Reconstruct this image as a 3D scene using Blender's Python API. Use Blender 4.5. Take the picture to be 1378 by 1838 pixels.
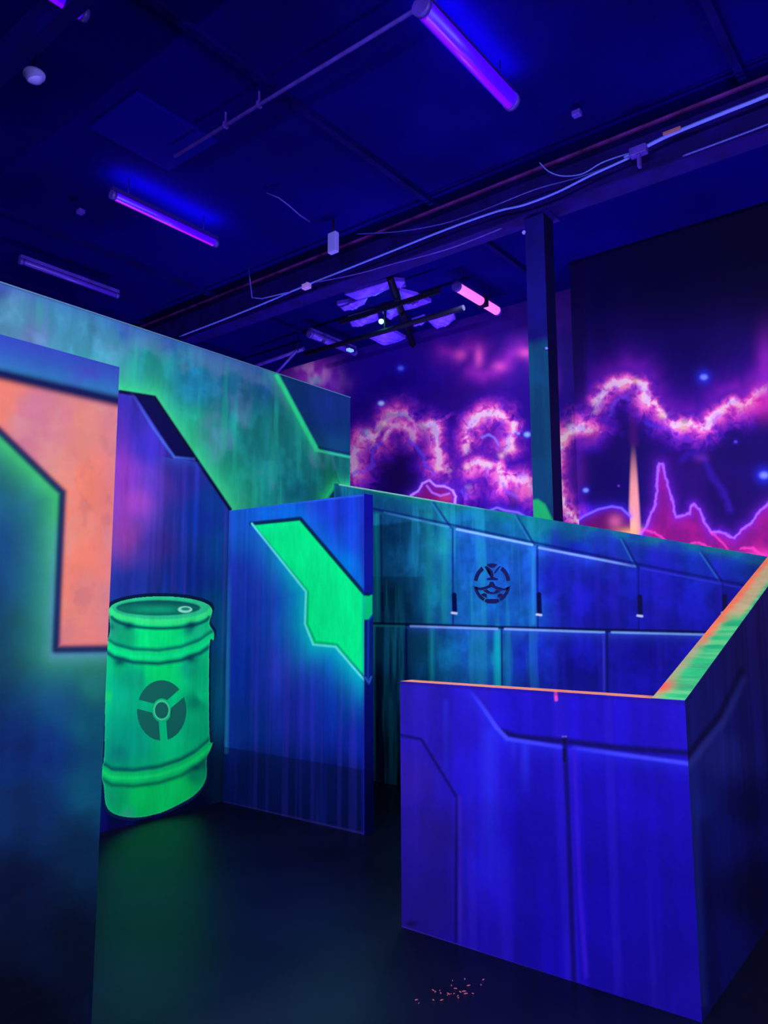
import bpy, bmesh, math, random
import numpy as np
from mathutils import Matrix, Vector

random.seed(7)
for o in list(bpy.data.objects):
    bpy.data.objects.remove(o)
scene = bpy.context.scene

# ------------------------------------------------------------ camera
EYE = 1.53
F_PX, YAW, PITCH, ROLL = 1357.95, -0.66999, 0.129406, -0.003829
_f = np.array([math.sin(YAW) * math.cos(PITCH), math.cos(YAW) * math.cos(PITCH), math.sin(PITCH)])
_r0 = np.array([math.cos(YAW), -math.sin(YAW), 0.0])
_u0 = np.cross(_r0, _f)
_r = math.cos(ROLL) * _r0 + math.sin(ROLL) * _u0
_u = -math.sin(ROLL) * _r0 + math.cos(ROLL) * _u0
CAM = np.array([0.0, 0.0, EYE])
cam_data = bpy.data.cameras.new('camera')
cam = bpy.data.objects.new('camera', cam_data)
scene.collection.objects.link(cam)
cam_data.sensor_fit = 'VERTICAL'
cam_data.sensor_height = 36.0
cam_data.lens = 36.0 * F_PX / 1838.0
cam_data.clip_start = 0.02
cam_data.clip_end = 100
M = Matrix(((_r[0], _u[0], -_f[0], CAM[0]), (_r[1], _u[1], -_f[1], CAM[1]), (_r[2], _u[2], -_f[2], CAM[2]), (0, 0, 0, 1)))
cam.matrix_world = M
scene.camera = cam

# ------------------------------------------------------------ world, exposure, lamps' strength
w = bpy.data.worlds.new('world')
scene.world = w
w.use_nodes = True
w.node_tree.nodes['Background'].inputs[0].default_value = (0.0, 0.0, 0.02, 1)
w.node_tree.nodes['Background'].inputs[1].default_value = 0.02
scene.view_settings.view_transform = 'Standard'
scene.view_settings.look = 'None'
scene.view_settings.gamma = 1.0
scene.view_settings.use_curve_mapping = False
scene.view_settings.exposure = 0.0
LAMP_COLOR = (0.56, 0.58, 1.0)
LAMP_WATTS = 55.0
SIDE_FILL_WATTS = 170.0
WALL_FILL_WATTS = 330.0
UP_FILL_WATTS = 190.0
REAR_FILL_WATTS = 42.0
HALO_COLOR = (0.12, 0.02, 1.0)
HALO_WATTS = 10.0
PAINT_E = np.array([1.05, 1.08, 1.85])      # paint mixed for this much light

# ------------------------------------------------------------ helpers
COL = scene.collection


def lin(r, g, b):
    c = np.array([r, g, b], float) / 255.0
    return np.where(c <= 0.04045, c / 12.92, ((c + 0.055) / 1.055) ** 2.4)


def ray(x, y):
    return _f + _r * (x - 689) / F_PX - _u * (y - 919) / F_PX


def at(x, y, axis, v):
    d = ray(x, y)
    t = (v - CAM[axis]) / d[axis]
    return CAM + t * d


def tag(o, label=None, cat=None, group=None, kind=None):
    if label: o['label'] = label
    if cat: o['category'] = cat
    if group: o['group'] = group
    if kind: o['kind'] = kind
    return o


def empty(name, loc, rot=(0, 0, 0)):
    o = bpy.data.objects.new(name, None)
    o.location = loc
    o.rotation_euler = rot
    o.empty_display_size = 0.1
    COL.objects.link(o)
    return o


def link_mesh(name, me, mat, parent=None, origin=None):
    """me is in world space; origin moves the pivot; parent is an unrotated, unscaled object."""
    o = bpy.data.objects.new(name, me)
    base = Vector(origin) if origin is not None else Vector((0, 0, 0))
    if parent is not None:
        pl = Vector((0, 0, 0))
        q = parent
        while q is not None:
            pl += q.location
            q = q.parent
        if origin is None:
            base = pl
        o.parent = parent
        o.location = base - pl
    else:
        o.location = base
    me.transform(Matrix.Translation(-base))
    me.materials.append(mat)
    COL.objects.link(o)
    return o


def principled(name, color, rough=0.6, spec=0.3, metal=0.0, noise=0.0, scale=6.0, bump=0.0):
    m = bpy.data.materials.new(name)
    m.use_nodes = True
    nt = m.node_tree
    b = nt.nodes['Principled BSDF']
    b.inputs['Base Color'].default_value = (*color, 1)
    b.inputs['Roughness'].default_value = rough
    b.inputs['Specular IOR Level'].default_value = spec
    b.inputs['Metallic'].default_value = metal
    if noise or bump:
        tc = nt.nodes.new('ShaderNodeTexCoord')
        nz = nt.nodes.new('ShaderNodeTexNoise')
        nz.inputs['Scale'].default_value = scale
        nz.inputs['Detail'].default_value = 5
        nt.links.new(tc.outputs['Object'], nz.inputs['Vector'])
        if noise:
            mr = nt.nodes.new('ShaderNodeMapRange')
            mr.inputs['From Min'].default_value = 0.3
            mr.inputs['From Max'].default_value = 0.7
            mr.inputs['To Min'].default_value = 1 - noise
            mr.inputs['To Max'].default_value = 1 + noise
            nt.links.new(nz.outputs['Fac'], mr.inputs['Value'])
            mx = nt.nodes.new('ShaderNodeVectorMath')
            mx.operation = 'SCALE'
            mx.inputs[0].default_value = color
            nt.links.new(mr.outputs[0], mx.inputs['Scale'])
            nt.links.new(mx.outputs[0], b.inputs['Base Color'])
        if bump:
            bp = nt.nodes.new('ShaderNodeBump')
            bp.inputs['Strength'].default_value = bump
            bp.inputs['Distance'].default_value = 0.01
            nt.links.new(nz.outputs['Fac'], bp.inputs['Height'])
            nt.links.new(bp.outputs[0], b.inputs['Normal'])
    return m


def paint_material(name, rough=0.62, spec=0.07, vary=0.12, bump=0.15, stretch=(9, 9, 3), bscale=(25, 25, 25)):
    """Brushed wall paint: colour from the hand-mixed paint attribute, broken up by brush noise."""
    m = bpy.data.materials.new(name)
    m.use_nodes = True
    nt = m.node_tree
    b = nt.nodes['Principled BSDF']
    b.inputs['Roughness'].default_value = rough
    b.inputs['Specular IOR Level'].default_value = spec
    at_ = nt.nodes.new('ShaderNodeAttribute')
    at_.attribute_name = 'paint'
    tc = nt.nodes.new('ShaderNodeTexCoord')
    mp = nt.nodes.new('ShaderNodeMapping')
    mp.inputs['Scale'].default_value = stretch
    nz = nt.nodes.new('ShaderNodeTexNoise')
    nz.inputs['Scale'].default_value = 1.0
    nz.inputs['Detail'].default_value = 6
    nz.inputs['Roughness'].default_value = 0.62
    nt.links.new(tc.outputs['Object'], mp.inputs['Vector'])
    nt.links.new(mp.outputs[0], nz.inputs['Vector'])
    mr = nt.nodes.new('ShaderNodeMapRange')
    mr.inputs['From Min'].default_value = 0.3
    mr.inputs['From Max'].default_value = 0.7
    mr.inputs['To Min'].default_value = 1 - vary
    mr.inputs['To Max'].default_value = 1 + vary
    nt.links.new(nz.outputs['Fac'], mr.inputs['Value'])
    sc = nt.nodes.new('ShaderNodeVectorMath')
    sc.operation = 'SCALE'
    nt.links.new(at_.outputs['Color'], sc.inputs[0])
    nt.links.new(mr.outputs[0], sc.inputs['Scale'])
    nt.links.new(sc.outputs[0], b.inputs['Base Color'])
    mp2 = nt.nodes.new('ShaderNodeMapping')
    mp2.inputs['Scale'].default_value = bscale
    n2 = nt.nodes.new('ShaderNodeTexNoise')
    n2.inputs['Scale'].default_value = 1.0
    n2.inputs['Detail'].default_value = 4
    nt.links.new(tc.outputs['Object'], mp2.inputs['Vector'])
    nt.links.new(mp2.outputs[0], n2.inputs['Vector'])
    bp = nt.nodes.new('ShaderNodeBump')
    bp.inputs['Strength'].default_value = bump
    bp.inputs['Distance'].default_value = 0.01
    nt.links.new(n2.outputs['Fac'], bp.inputs['Height'])
    nt.links.new(bp.outputs[0], b.inputs['Normal'])
    return m


def emitter(name, color, strength):
    m = bpy.data.materials.new(name)
    m.use_nodes = True
    b = m.node_tree.nodes['Principled BSDF']
    b.inputs['Base Color'].default_value = (*[c * 0.3 for c in color], 1)
    b.inputs['Emission Color'].default_value = (*color, 1)
    b.inputs['Emission Strength'].default_value = strength
    b.inputs['Roughness'].default_value = 0.4
    return m


# ---- numpy noise
def _hash(ix, iy, seed):
    h = (ix.astype(np.int64) * 374761393 + iy.astype(np.int64) * 668265263 + seed * 1442695041) & 0xFFFFFFFF
    h = ((h ^ (h >> 13)) * 1274126177) & 0xFFFFFFFF
    h = h ^ (h >> 16)
    return (h & 0xFFFF) / 65535.0


def vnoise(x, y, seed=0):
    ix, iy = np.floor(x), np.floor(y)
    fx, fy = x - ix, y - iy
    fx = fx * fx * (3 - 2 * fx)
    fy = fy * fy * (3 - 2 * fy)
    a, b = _hash(ix, iy, seed), _hash(ix + 1, iy, seed)
    c, d = _hash(ix, iy + 1, seed), _hash(ix + 1, iy + 1, seed)
    return (a * (1 - fx) + b * fx) * (1 - fy) + (c * (1 - fx) + d * fx) * fy


def fbm(x, y, seed=0, octv=4):
    s, amp, tot = 0, 1.0, 0
    for k in range(octv):
        s = s + amp * vnoise(x * 2 ** k, y * 2 ** k, seed + k * 17)
        tot += amp
        amp *= 0.55
    return s / tot


def smooth(e0, e1, x):
    t = np.clip((x - e0) / (e1 - e0), 0, 1)
    return t * t * (3 - 2 * t)


class Canvas:
    """The wall surface a mural painter works on. X, Y are the drawing's coordinates on that wall,
    A, B are metres along and up the wall."""

    def __init__(self, P, along):
        self.P = P
        d = P - CAM
        z = np.maximum(d @ _f, 0.05)
        self.X = 689 + F_PX * (d @ _r) / z
        self.Y = 919 - F_PX * (d @ _u) / z
        self.A = P[:, along]
        self.B = P[:, 2]
        self.img = np.zeros((len(P), 3))

    def warp(self, amount, scale, seed=5):
        X, Y = self.X, self.Y
        wx = (fbm(X / scale, Y / scale, seed, 4) - 0.5) * 2 * amount
        wy = (fbm(X / scale + 31, Y / scale + 7, seed + 3, 4) - 0.5) * 2 * amount
        return X + wx, Y + wy

    def fill(self, c):
        self.img[:] = lin(*c)

    def mix(self, m, c):
        m = np.clip(m, 0, 1)[:, None]
        self.img = self.img * (1 - m) + lin(*c) * m

    def add(self, m, c):
        self.img = self.img + np.maximum(m, 0)[:, None] * lin(*c)

    def mul(self, m, k):
        m = np.clip(m, 0, 1)[:, None]
        self.img = self.img * (1 - m * (1 - k))

    def grid_colors(self, pts):
        """Smoothly blended wash of colours: list of (x, y, (r,g,b), reach)."""
        num = np.zeros_like(self.img)
        den = np.zeros(len(self.X))
        for x, y, c, s in pts:
            wgt = 1.0 / (((self.X - x) ** 2 + (self.Y - y) ** 2) / s ** 2 + 0.05) ** 1.5
            num += wgt[:, None] * np.sqrt(lin(*c))
            den += wgt
        self.img = (num / den[:, None]) ** 2

    def dist(self, pts, closed=False, xy=None):
        X, Y = xy if xy else (self.X, self.Y)
        best = np.full(len(X), 1e18)
        side = np.zeros(len(X))
        tt = np.zeros(len(X))
        pts = list(pts) + ([pts[0]] if closed else [])
        n = len(pts) - 1
        for k in range(n):
            (x0, y0), (x1, y1) = pts[k], pts[k + 1]
            dx, dy = x1 - x0, y1 - y0
            L2 = dx * dx + dy * dy + 1e-9
            t = np.clip(((X - x0) * dx + (Y - y0) * dy) / L2, 0, 1)
            ex, ey = X - (x0 + t * dx), Y - (y0 + t * dy)
            d2 = ex * ex + ey * ey
            upd = d2 < best
            best = np.where(upd, d2, best)
            side = np.where(upd, np.sign(dx * ey - dy * ex), side)
            tt = np.where(upd, (k + t) / n, tt)
        self.t = tt
        return np.sqrt(best), side

    def line(self, pts, w, c, soft=1.5, op=1.0, xy=None, fade=None):
        d, s = self.dist(pts, xy=xy)
        m = (1 - smooth(w / 2 - soft / 2, w / 2 + soft / 2 + 0.6, d)) * op
        if fade is not None:
            m = m * np.interp(self.t, np.linspace(0, 1, len(fade)), fade)
        self.mix(m, c)

    def glow(self, pts, reach, c, op=1.0, side=0, xy=None, fade=None, p=1.0):
        """side +1: towards screen-right/below of the drawing direction."""
        d, s = self.dist(pts, xy=xy)
        m = np.exp(-(d / reach) ** p) * op
        if side:
            m = m * (s == side)
        if fade is not None:
            m = m * np.interp(self.t, np.linspace(0, 1, len(fade)), fade)
        self.mix(m, c)

    def inside(self, pts, soft=1.5, xy=None):
        X, Y = xy if xy else (self.X, self.Y)
        ins = np.zeros(len(X), bool)
        n = len(pts)
        for k in range(n):
            (x0, y0), (x1, y1) = pts[k], pts[(k + 1) % n]
            if y0 == y1: continue
            c = ((y0 > Y) != (y1 > Y)) & (X < (x1 - x0) * (Y - y0) / (y1 - y0) + x0)
            ins ^= c
        d, _ = self.dist(pts, True, xy=xy)
        sd = np.where(ins, d, -d)
        return smooth(-soft / 2, soft / 2, sd)

    def poly(self, pts, c, soft=1.5, op=1.0):
        self.mix(self.inside(pts, soft) * op, c)

    def blob(self, x, y, rx, ry, c, op=1.0, p=2.0):
        d = np.sqrt(((self.X - x) / rx) ** 2 + ((self.Y - y) / ry) ** 2)
        self.mix(np.exp(-d ** p) * op, c)

    def streaks(self, freq, strength, seed, stretch=0.5, lo=0.35, hi=0.7, c=None):
        n = fbm(self.A * freq, self.B * stretch + 3.1, seed, 3)
        n2 = smooth(lo, hi, n)
        if c is None:
            self.img = self.img * (1 + strength * (n2[:, None] * 2 - 1))
        else:
            self.mix(n2 * strength, c)

    def mottle(self, scale, strength, seed, c=None, lo=0.4, hi=0.65):
        n = smooth(lo, hi, fbm(self.A * scale, self.B * scale, seed, 4))
        if c is None:
            self.img = self.img * (1 + strength * (n[:, None] * 2 - 1))
        else:
            self.mix(n * strength, c)


def patch_mesh(name, patches):
    """patches: (corner00, corner10, corner11, corner01, nu, nv, colour or painter, along-axis[, keep])"""
    V, Fq, C = [], [], []
    base = 0
    for pt in patches:
        p00, p10, p11, p01, nu, nv, paint, along = pt[:8]
        keep = pt[8] if len(pt) > 8 else None
        s, t = np.meshgrid(np.linspace(0, 1, nu + 1), np.linspace(0, 1, nv + 1))
        s, t = s.ravel()[:, None], t.ravel()[:, None]
        P = (np.array(p00) * (1 - s) * (1 - t) + np.array(p10) * s * (1 - t) + np.array(p11) * s * t + np.array(p01) * (1 - s) * t)
        cv = Canvas(P, along)
        if callable(paint):
            paint(cv)
        else:
            cv.fill(paint)
        alb = np.clip(cv.img / PAINT_E, 0.0, 0.93)
        i = np.arange(nv)[:, None] * (nu + 1) + np.arange(nu)[None, :]
        i = i.ravel()
        q = np.stack([i, i + 1, i + nu + 2, i + nu + 1], 1)
        if keep is not None:
            k = keep(cv)
            q = q[k[q].all(1)]
            used = np.unique(q)
            mp = -np.ones(len(P), np.int64)
            mp[used] = np.arange(len(used))
            q, P, alb = mp[q], P[used], alb[used]
        V.append(P); Fq.append(q + base); C.append(alb)
        base += len(P)
    V, Fq, C = np.concatenate(V), np.concatenate(Fq), np.concatenate(C)
    me = bpy.data.meshes.new(name)
    me.vertices.add(len(V))
    me.vertices.foreach_set('co', V.astype(np.float32).ravel())
    me.loops.add(Fq.size)
    me.loops.foreach_set('vertex_index', Fq.astype(np.int32).ravel())
    me.polygons.add(len(Fq))
    me.polygons.foreach_set('loop_start', (np.arange(len(Fq)) * 4).astype(np.int32))
    me.update(calc_edges=True)
    ca = me.color_attributes.new('paint', 'FLOAT_COLOR', 'POINT')
    ca.data.foreach_set('color', np.concatenate([C, np.ones((len(C), 1))], 1).astype(np.float32).ravel())
    me.validate()
    return me


def hexa(name, c8, faces, default=(12, 10, 90)):
    """c8: bottom 4 corners then top 4, both counter-clockwise from above. faces: dict key -> (nu, nv, painter, along)
    keys: 0..3 the side from corner k to k+1, 'top', 'bottom'."""
    ps = []
    for k in range(4):
        a, b = k, (k + 1) % 4
        nu, nv, p, al = faces.get(k, (1, 1, default, 0))
        ps.append((c8[a], c8[b], c8[b + 4], c8[a + 4], nu, nv, p, al))
    nu, nv, p, al = faces.get('top', (1, 1, default, 0))
    ps.append((c8[4], c8[5], c8[6], c8[7], nu, nv, p, al))
    ps.append((c8[3], c8[2], c8[1], c8[0], 1, 1, default, 0))
    return patch_mesh(name, ps)


def slab(x0, x1, y0, y1, z0, z1):
    b = [(x0, y0), (x1, y0), (x1, y1), (x0, y1)]
    return [(x, y, z0) for x, y in b] + [(x, y, z1) for x, y in b]


def bm_box(bm, x0, x1, y0, y1, z0, z1):
    vs = [bm.verts.new(p) for p in slab(x0, x1, y0, y1, z0, z1)]
    for f in ((3, 2, 1, 0), (4, 5, 6, 7), (0, 1, 5, 4), (1, 2, 6, 5), (2, 3, 7, 6), (3, 0, 4, 7)):
        bm.faces.new([vs[i] for i in f])


def bm_tube(bm, pts, r, n=10, cap=True):
    pts = [Vector(p) for p in pts]
    rings = []
    for i, p in enumerate(pts):
        d = (pts[min(i + 1, len(pts) - 1)] - pts[max(i - 1, 0)]).normalized()
        a = d.cross(Vector((0, 0, 1)))
        if a.length < 0.05:
            a = d.cross(Vector((1, 0, 0)))
        a.normalize()
        b = d.cross(a)
        rr = r[i] if isinstance(r, (list, tuple)) else r
        rings.append([bm.verts.new(p + (a * math.cos(2 * math.pi * k / n) + b * math.sin(2 * math.pi * k / n)) * rr) for k in range(n)])
    for i in range(len(rings) - 1):
        for k in range(n):
            f = bm.faces.new((rings[i][k], rings[i][(k + 1) % n], rings[i + 1][(k + 1) % n], rings[i + 1][k]))
            f.smooth = True
    if cap:
        bm.faces.new(list(reversed(rings[0])))
        bm.faces.new(rings[-1])


def from_bm(name, fn, mat, parent=None, origin=None, bevel=0.0):
    bm = bmesh.new()
    fn(bm)
    if bevel:
        bmesh.ops.bevel(bm, geom=list(bm.edges), offset=bevel, segments=2, affect='EDGES', profile=0.6)
    bmesh.ops.recalc_face_normals(bm, faces=bm.faces)
    me = bpy.data.meshes.new(name)
    bm.to_mesh(me)
    bm.free()
    return link_mesh(name, me, mat, parent, origin)


def extruded(name, outlines, to3d, depth_vec, mat, parent):
    """Flat marks with a little thickness: outlines in 2-D, to3d maps to the wall."""
    def fn(bm):
        for ol in outlines:
            a = [bm.verts.new(to3d(*p)) for p in ol]
            b = [bm.verts.new(Vector(to3d(*p)) + Vector(depth_vec)) for p in ol]
            n = len(ol)
            bm.faces.new(a)
            bm.faces.new(list(reversed(b)))
            for k in range(n):
                bm.faces.new((a[k], b[k], b[(k + 1) % n], a[(k + 1) % n]))
        bmesh.ops.triangulate(bm, faces=[f for f in bm.faces if len(f.verts) > 4])
    return from_bm(name, fn, mat, parent)


M_paint = paint_material('fluorescent_wall_paint')
M_paint_rough = paint_material('fluorescent_paint_on_troweled_plaster', vary=0.08, bump=0.22, stretch=(8, 8, 5), bscale=(10, 10, 22))
M_mural = paint_material('mural_paint', vary=0.06, bump=0.05, stretch=(6, 6, 6))
M_top = paint_material('rough_brushed_edge_paint', vary=0.3, bump=0.5, stretch=(14, 90, 14), bscale=(20, 80, 20))
CEIL_BLUE = (0.0010, 0.0001, 0.078)
M_ceiling = principled('ceiling_dark_blue_paint', CEIL_BLUE, 0.85, 0.02, noise=0.35, scale=0.7)
M_joist = principled('joist_dark_blue_paint', (0.001, 0.0002, 0.06), 0.7, 0.04, noise=0.3, scale=3)
M_beam = principled('beam_violet_blue_paint', (0.005, 0.0008, 0.085), 0.6, 0.08, noise=0.35, scale=4)
M_outer = principled('outer_wall_dark_blue_paint', (0.008, 0.004, 0.06), 0.8, 0.15)
M_floor = principled('glossy_black_floor', (0.0012, 0.0022, 0.008), 0.36, 0.22, noise=0.5, scale=1.6, bump=0.05)
M_pipe = principled('conduit_galvanised', (0.05, 0.02, 0.30), 0.45, 0.3, noise=0.3, scale=9)
M_cable = principled('pale_cable_jacket', (0.10, 0.13, 0.62), 0.4, 0.4)
M_cable_dim = principled('dim_cable_jacket', (0.03, 0.03, 0.28), 0.4, 0.4)
M_white = principled('white_plastic', (0.22, 0.19, 0.66), 0.5, 0.2)
M_dark = principled('dark_metal', (0.003, 0.002, 0.02), 0.7, 0.1)
M_housing = principled('fixture_housing', (0.012, 0.003, 0.16), 0.5, 0.2)

# ============================================================ the room
CZ = 5.62
MX0, MX1 = -9.8, 3.6
MYL, MYR = 8.75, 8.05       # mural wall, far part and the part that steps forward
STEP_X = float(at(1030, 700, 1, MYR)[0])


def simple(name, x0, x1, y0, y1, z0, z1, mat):
    return tag(from_bm(name, lambda bm: bm_box(bm, x0, x1, y0, y1, z0, z1), mat, None, ((x0 + x1) / 2, (y0 + y1) / 2, z0)), kind='structure')


simple('floor', MX0, MX1, -4.2, MYL + 0.1, -0.12, 0.0, M_floor)
simple('ceiling', MX0, MX1, -4.2, MYL + 0.1, CZ, CZ + 0.12, M_ceiling)
simple('wall_left', MX0 - 0.12, MX0, -4.2, MYL + 0.1, 0, CZ, M_outer)
simple('wall_right', MX1, MX1 + 0.12, -4.2, MYL + 0.1, 0, CZ, M_outer)
simple('wall_front', MX0, MX1, -4.32, -4.2, 0, CZ, M_outer)


def star(k, x, y, s, c=(150, 200, 255), halo=(40, 60, 230), hs=3.0, hop=0.7):
    k.blob(x, y, s * hs, s * hs, halo, hop)
    k.blob(x, y, s * 1.3, s, c, 1.0, 3)


def rays(k, x, y, L, c=(190, 140, 255), n=6, rot=0.3):
    for i in range(n):
        a = rot + i * math.pi / n * 2
        l = L * (0.6 + 0.4 * ((i * 37) % 10) / 10)
        k.line([(x, y), (x + l * math.cos(a), y + l * math.sin(a))], 1.2, c, 1.6, 0.6, fade=[1, 0])


RAMP_T = [0.0, .16, .34, .52, .70, .88, 1.05]
RAMP_C = np.sqrt(np.array([lin(*c) for c in ((40, 8, 120), (70, 16, 150), (125, 36, 160), (190, 66, 175), (238, 122, 190), (246, 150, 188), (255, 212, 215))]))


def cloud_rim(k, pts, seed, scale=1.0, op=1.0, wamt=8, fill=0.0):
    """A glowing sprayed cloud edge: ridged wisps, brightest along the line, fading to rose and violet."""
    xy = k.warp(wamt, 22, seed)
    d, side = k.dist(pts, xy=xy)
    wx, wy = k.warp(9, 14, seed + 4)
    n = fbm(wx / 15, wy / 15, seed + 20, 3)
    ridge = 1 - np.abs(2 * n - 1)
    ridge = smooth(.45, 1.0, ridge)
    big = fbm(k.X / 34, k.Y / 34, seed + 30, 2)
    d2 = np.where(side > 0, d * .62, d * 1.15)      # the body side of the rim is fuller
    I = np.exp(-(d / (5.0 * scale)) ** 1.5) * (.30 + .36 * ridge + .3 * (big - .5))
    I = I + np.exp(-(d2 / (21 * scale)) ** 1.7) * (.26 + .32 * ridge)
    I = I + np.exp(-(d / (34 * scale)) ** 1.4) * .30 * smooth(.0, .6, big)
    I = np.clip(I, 0, 1.05)
    col = np.stack([np.interp(I, RAMP_T, RAMP_C[:, c]) for c in range(3)], 1) ** 2
    cool = smooth(.5, .75, fbm(k.X / 12 + 5, k.Y / 12, seed + 60, 2))[:, None] * .55
    col = col * (1 - cool) + col * np.array([.45, .75, 1.25]) * cool
    a = (smooth(0.0, .30, I) * op)[:, None]
    k.img = k.img * (1 - a) + col * a
    sp = smooth(0.66, 0.80, vnoise(k.X / 8, k.Y / 8, seed + 50))
    k.mix(np.exp(-(d / (7 * scale)) ** 2) * sp * op * .7, (255, 225, 205))


def paint_mural_far(k):
    k.grid_colors([(560, 640, (45, 22, 130), 90), (640, 650, (32, 4, 140), 90), (760, 640, (30, 5, 130), 90), (900, 600, (40, 12, 130), 90),
                   (700, 700, (22, 0, 125), 90), (830, 720, (40, 8, 125), 80), (950, 720, (32, 5, 120), 80), (700, 830, (18, 2, 80), 60),
                   (800, 800, (48, 10, 115), 60), (900, 900, (35, 8, 85), 60), (780, 930, (20, 0, 90), 60), (1010, 560, (60, 25, 140), 40), (1010, 640, (32, 8, 120), 60)])
    k.mottle(0.9, 0.15, 3)
    # pink corner beyond the green wall
    xy = k.warp(10, 30, 41)
    d = np.sqrt(((xy[0] - 562) / 42) ** 2 + ((xy[1] - 680) / 34) ** 2)
    k.mix(np.exp(-d ** 2.4) * 0.95, (190, 66, 225))
    k.mix(np.exp(-d ** 2 * 1.6) * smooth(0.3, 0.7, fbm(k.X / 14, k.Y / 26, 44, 2)), (255, 190, 240))
    k.blob(566, 683, 12, 7, (150, 220, 230), 0.8)
    k.blob(595, 688, 14, 22, (130, 40, 210), 0.7)
    # upper wisps
    wis = [(795, 632), (822, 640), (842, 628), (860, 625), (863, 645), (850, 668), (870, 674), (888, 668), (902, 652), (915, 638), (934, 628), (952, 636)]
    xy = k.warp(8, 40, 61)
    d, _ = k.dist(wis, xy=xy)
    k.mix(np.exp(-(d / 30) ** 1.6) * 0.6, (80, 20, 150))
    k.mix(np.exp(-(d / 13) ** 1.6) * 0.75, (150, 40, 175))
    for x, y, rx, ry, o in ((826, 637, 10, 9, .7), (859, 640, 7, 16, .9), (896, 658, 12, 8, .6), (942, 633, 12, 8, .75)):
        k.blob(x, y, rx, ry, (225, 90, 185), o)
    # dark hollows of the clouds
    for x, y, rx, ry in ((715, 835, 42, 52), (885, 875, 36, 30), (878, 775, 22, 20)):
        xy = k.warp(12, 36, int(x))
        d = np.sqrt(((xy[0] - x) / rx) ** 2 + ((xy[1] - y) / ry) ** 2)
        k.mix(np.exp(-d ** 4) * 0.8, (24, 4, 70))
    for x, y, r in ((668, 815, 26), (705, 765, 30), (760, 785, 26), (775, 830, 22), (850, 790, 24), (905, 800, 24), (850, 835, 24), (930, 872, 30), (810, 850, 24), (878, 752, 24)):
        xy = k.warp(12, 30, int(x + y))
        d = np.sqrt((xy[0] - x) ** 2 + (xy[1] - y) ** 2) / r
        k.mix(np.exp(-d ** 3) * 0.7 * smooth(.25, .65, fbm(xy[0] / 14, xy[1] / 14, 19, 3) + .1), (150, 58, 155))
    A = [(634, 852), (634, 818), (646, 788), (660, 778), (674, 790), (684, 765), (694, 747), (712, 738), (730, 744), (745, 760), (762, 768), (776, 760), (781, 780), (784, 802), (791, 820), (786, 838), (800, 844), (825, 850)]
    cloud_rim(k, A, 100)
    A2 = [(690, 790), (703, 765), (722, 762), (738, 770), (742, 785)]
    cloud_rim(k, A2, 130, scale=0.8, op=0.6)
    B1 = [(836, 868), (838, 845), (848, 826), (838, 806), (834, 782), (842, 764), (856, 750), (872, 740), (890, 738), (906, 746), (918, 762), (921, 782), (916, 800), (904, 816), (896, 828)]
    cloud_rim(k, B1, 160)
    B2 = [(846, 838), (860, 832), (876, 836), (892, 836), (898, 850), (903, 868), (915, 852), (932, 858), (948, 866), (957, 880)]
    cloud_rim(k, B2, 190)
    k.line([(866, 785), (876, 781), (888, 786), (894, 798)], 3, (140, 140, 250), 5, .8, xy=k.warp(3, 12, 7))
    # blue inner rims
    for pl in ([(632, 850), (655, 846), (670, 834), (668, 808), (684, 794)], [(735, 790), (748, 802), (757, 812), (764, 835), (780, 850)], [(905, 870), (912, 885), (925, 890)], [(830, 880), (838, 895)]):
        k.line(pl, 4, (95, 80, 235), 9, 0.75, xy=k.warp(6, 14, 9))
    for x, y, c in ((690, 760, (255, 235, 190)), (771, 762, (235, 240, 200)), (845, 762, (255, 240, 255)), (838, 838, (255, 240, 190)), (934, 859, (255, 240, 235)), (785, 840, (255, 200, 170)),
                    (658, 776, (140, 220, 220)), (868, 833, (225, 225, 190)), (900, 818, (255, 210, 190)), (950, 868, (255, 190, 180))):
        k.blob(x, y, 5, 5, c, 0.75)
    k.blob(940, 882, 20, 13, (235, 120, 150), .55)
    rays(k, 846, 762, 26); rays(k, 934, 858, 30, rot=0.9); rays(k, 771, 762, 12)
    # rocks
    rk = [(735, 902), (737, 889), (750, 882), (758, 868), (770, 862), (782, 872), (798, 872), (812, 880), (817, 892), (816, 910)]
    k.poly(rk + [(760, 930)], (130, 20, 110), 3)
    k.blob(800, 893, 14, 8, (200, 60, 110), .8)
    k.glow(rk, 5, (120, 60, 230), .7)
    k.line(rk, 3, (215, 165, 255), 2.5, xy=k.warp(2, 9, 3))
    k.line([(766, 872), (775, 884), (790, 890), (806, 886)], 3, (190, 120, 235), 3)
    rk = [(880, 916), (892, 911), (905, 916), (930, 920), (950, 932)]
    k.glow(rk, 6, (90, 50, 220), .7)
    k.line(rk, 2.5, (130, 120, 250), 3)
    star(k, 719, 661, 4, (90, 110, 245), (40, 40, 210), 2.2)
    star(k, 684, 724, 4, (190, 225, 255), (40, 40, 210), 1.8)
    star(k, 946, 780, 4.5, (150, 210, 255), (40, 40, 210), 1.8)
    star(k, 930, 778, 2.4, (150, 170, 255), (40, 40, 210), 1.6)
    k.blob(990, 684, 6, 11, (255, 170, 110), 1, 3)
    k.blob(990, 684, 13, 22, (130, 50, 170), .45)
    k.img = k.img * np.array([1.15, 1.0, 1.28])
    # left part of cloud C reaches behind the column
    C1 = [(1044, 768), (1026, 773), (1010, 786), (1002, 806), (999, 840), (1002, 880), (1016, 912), (1040, 935)]
    k.blob(1020, 850, 22, 60, (95, 30, 130), .6, 3)
    for pl in (C1,):
        cloud_rim(k, pl, 220)
    k.blob(1026, 770, 8, 8, (255, 225, 235), 1)
    rays(k, 1028, 768, 34, rot=.5)


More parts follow.
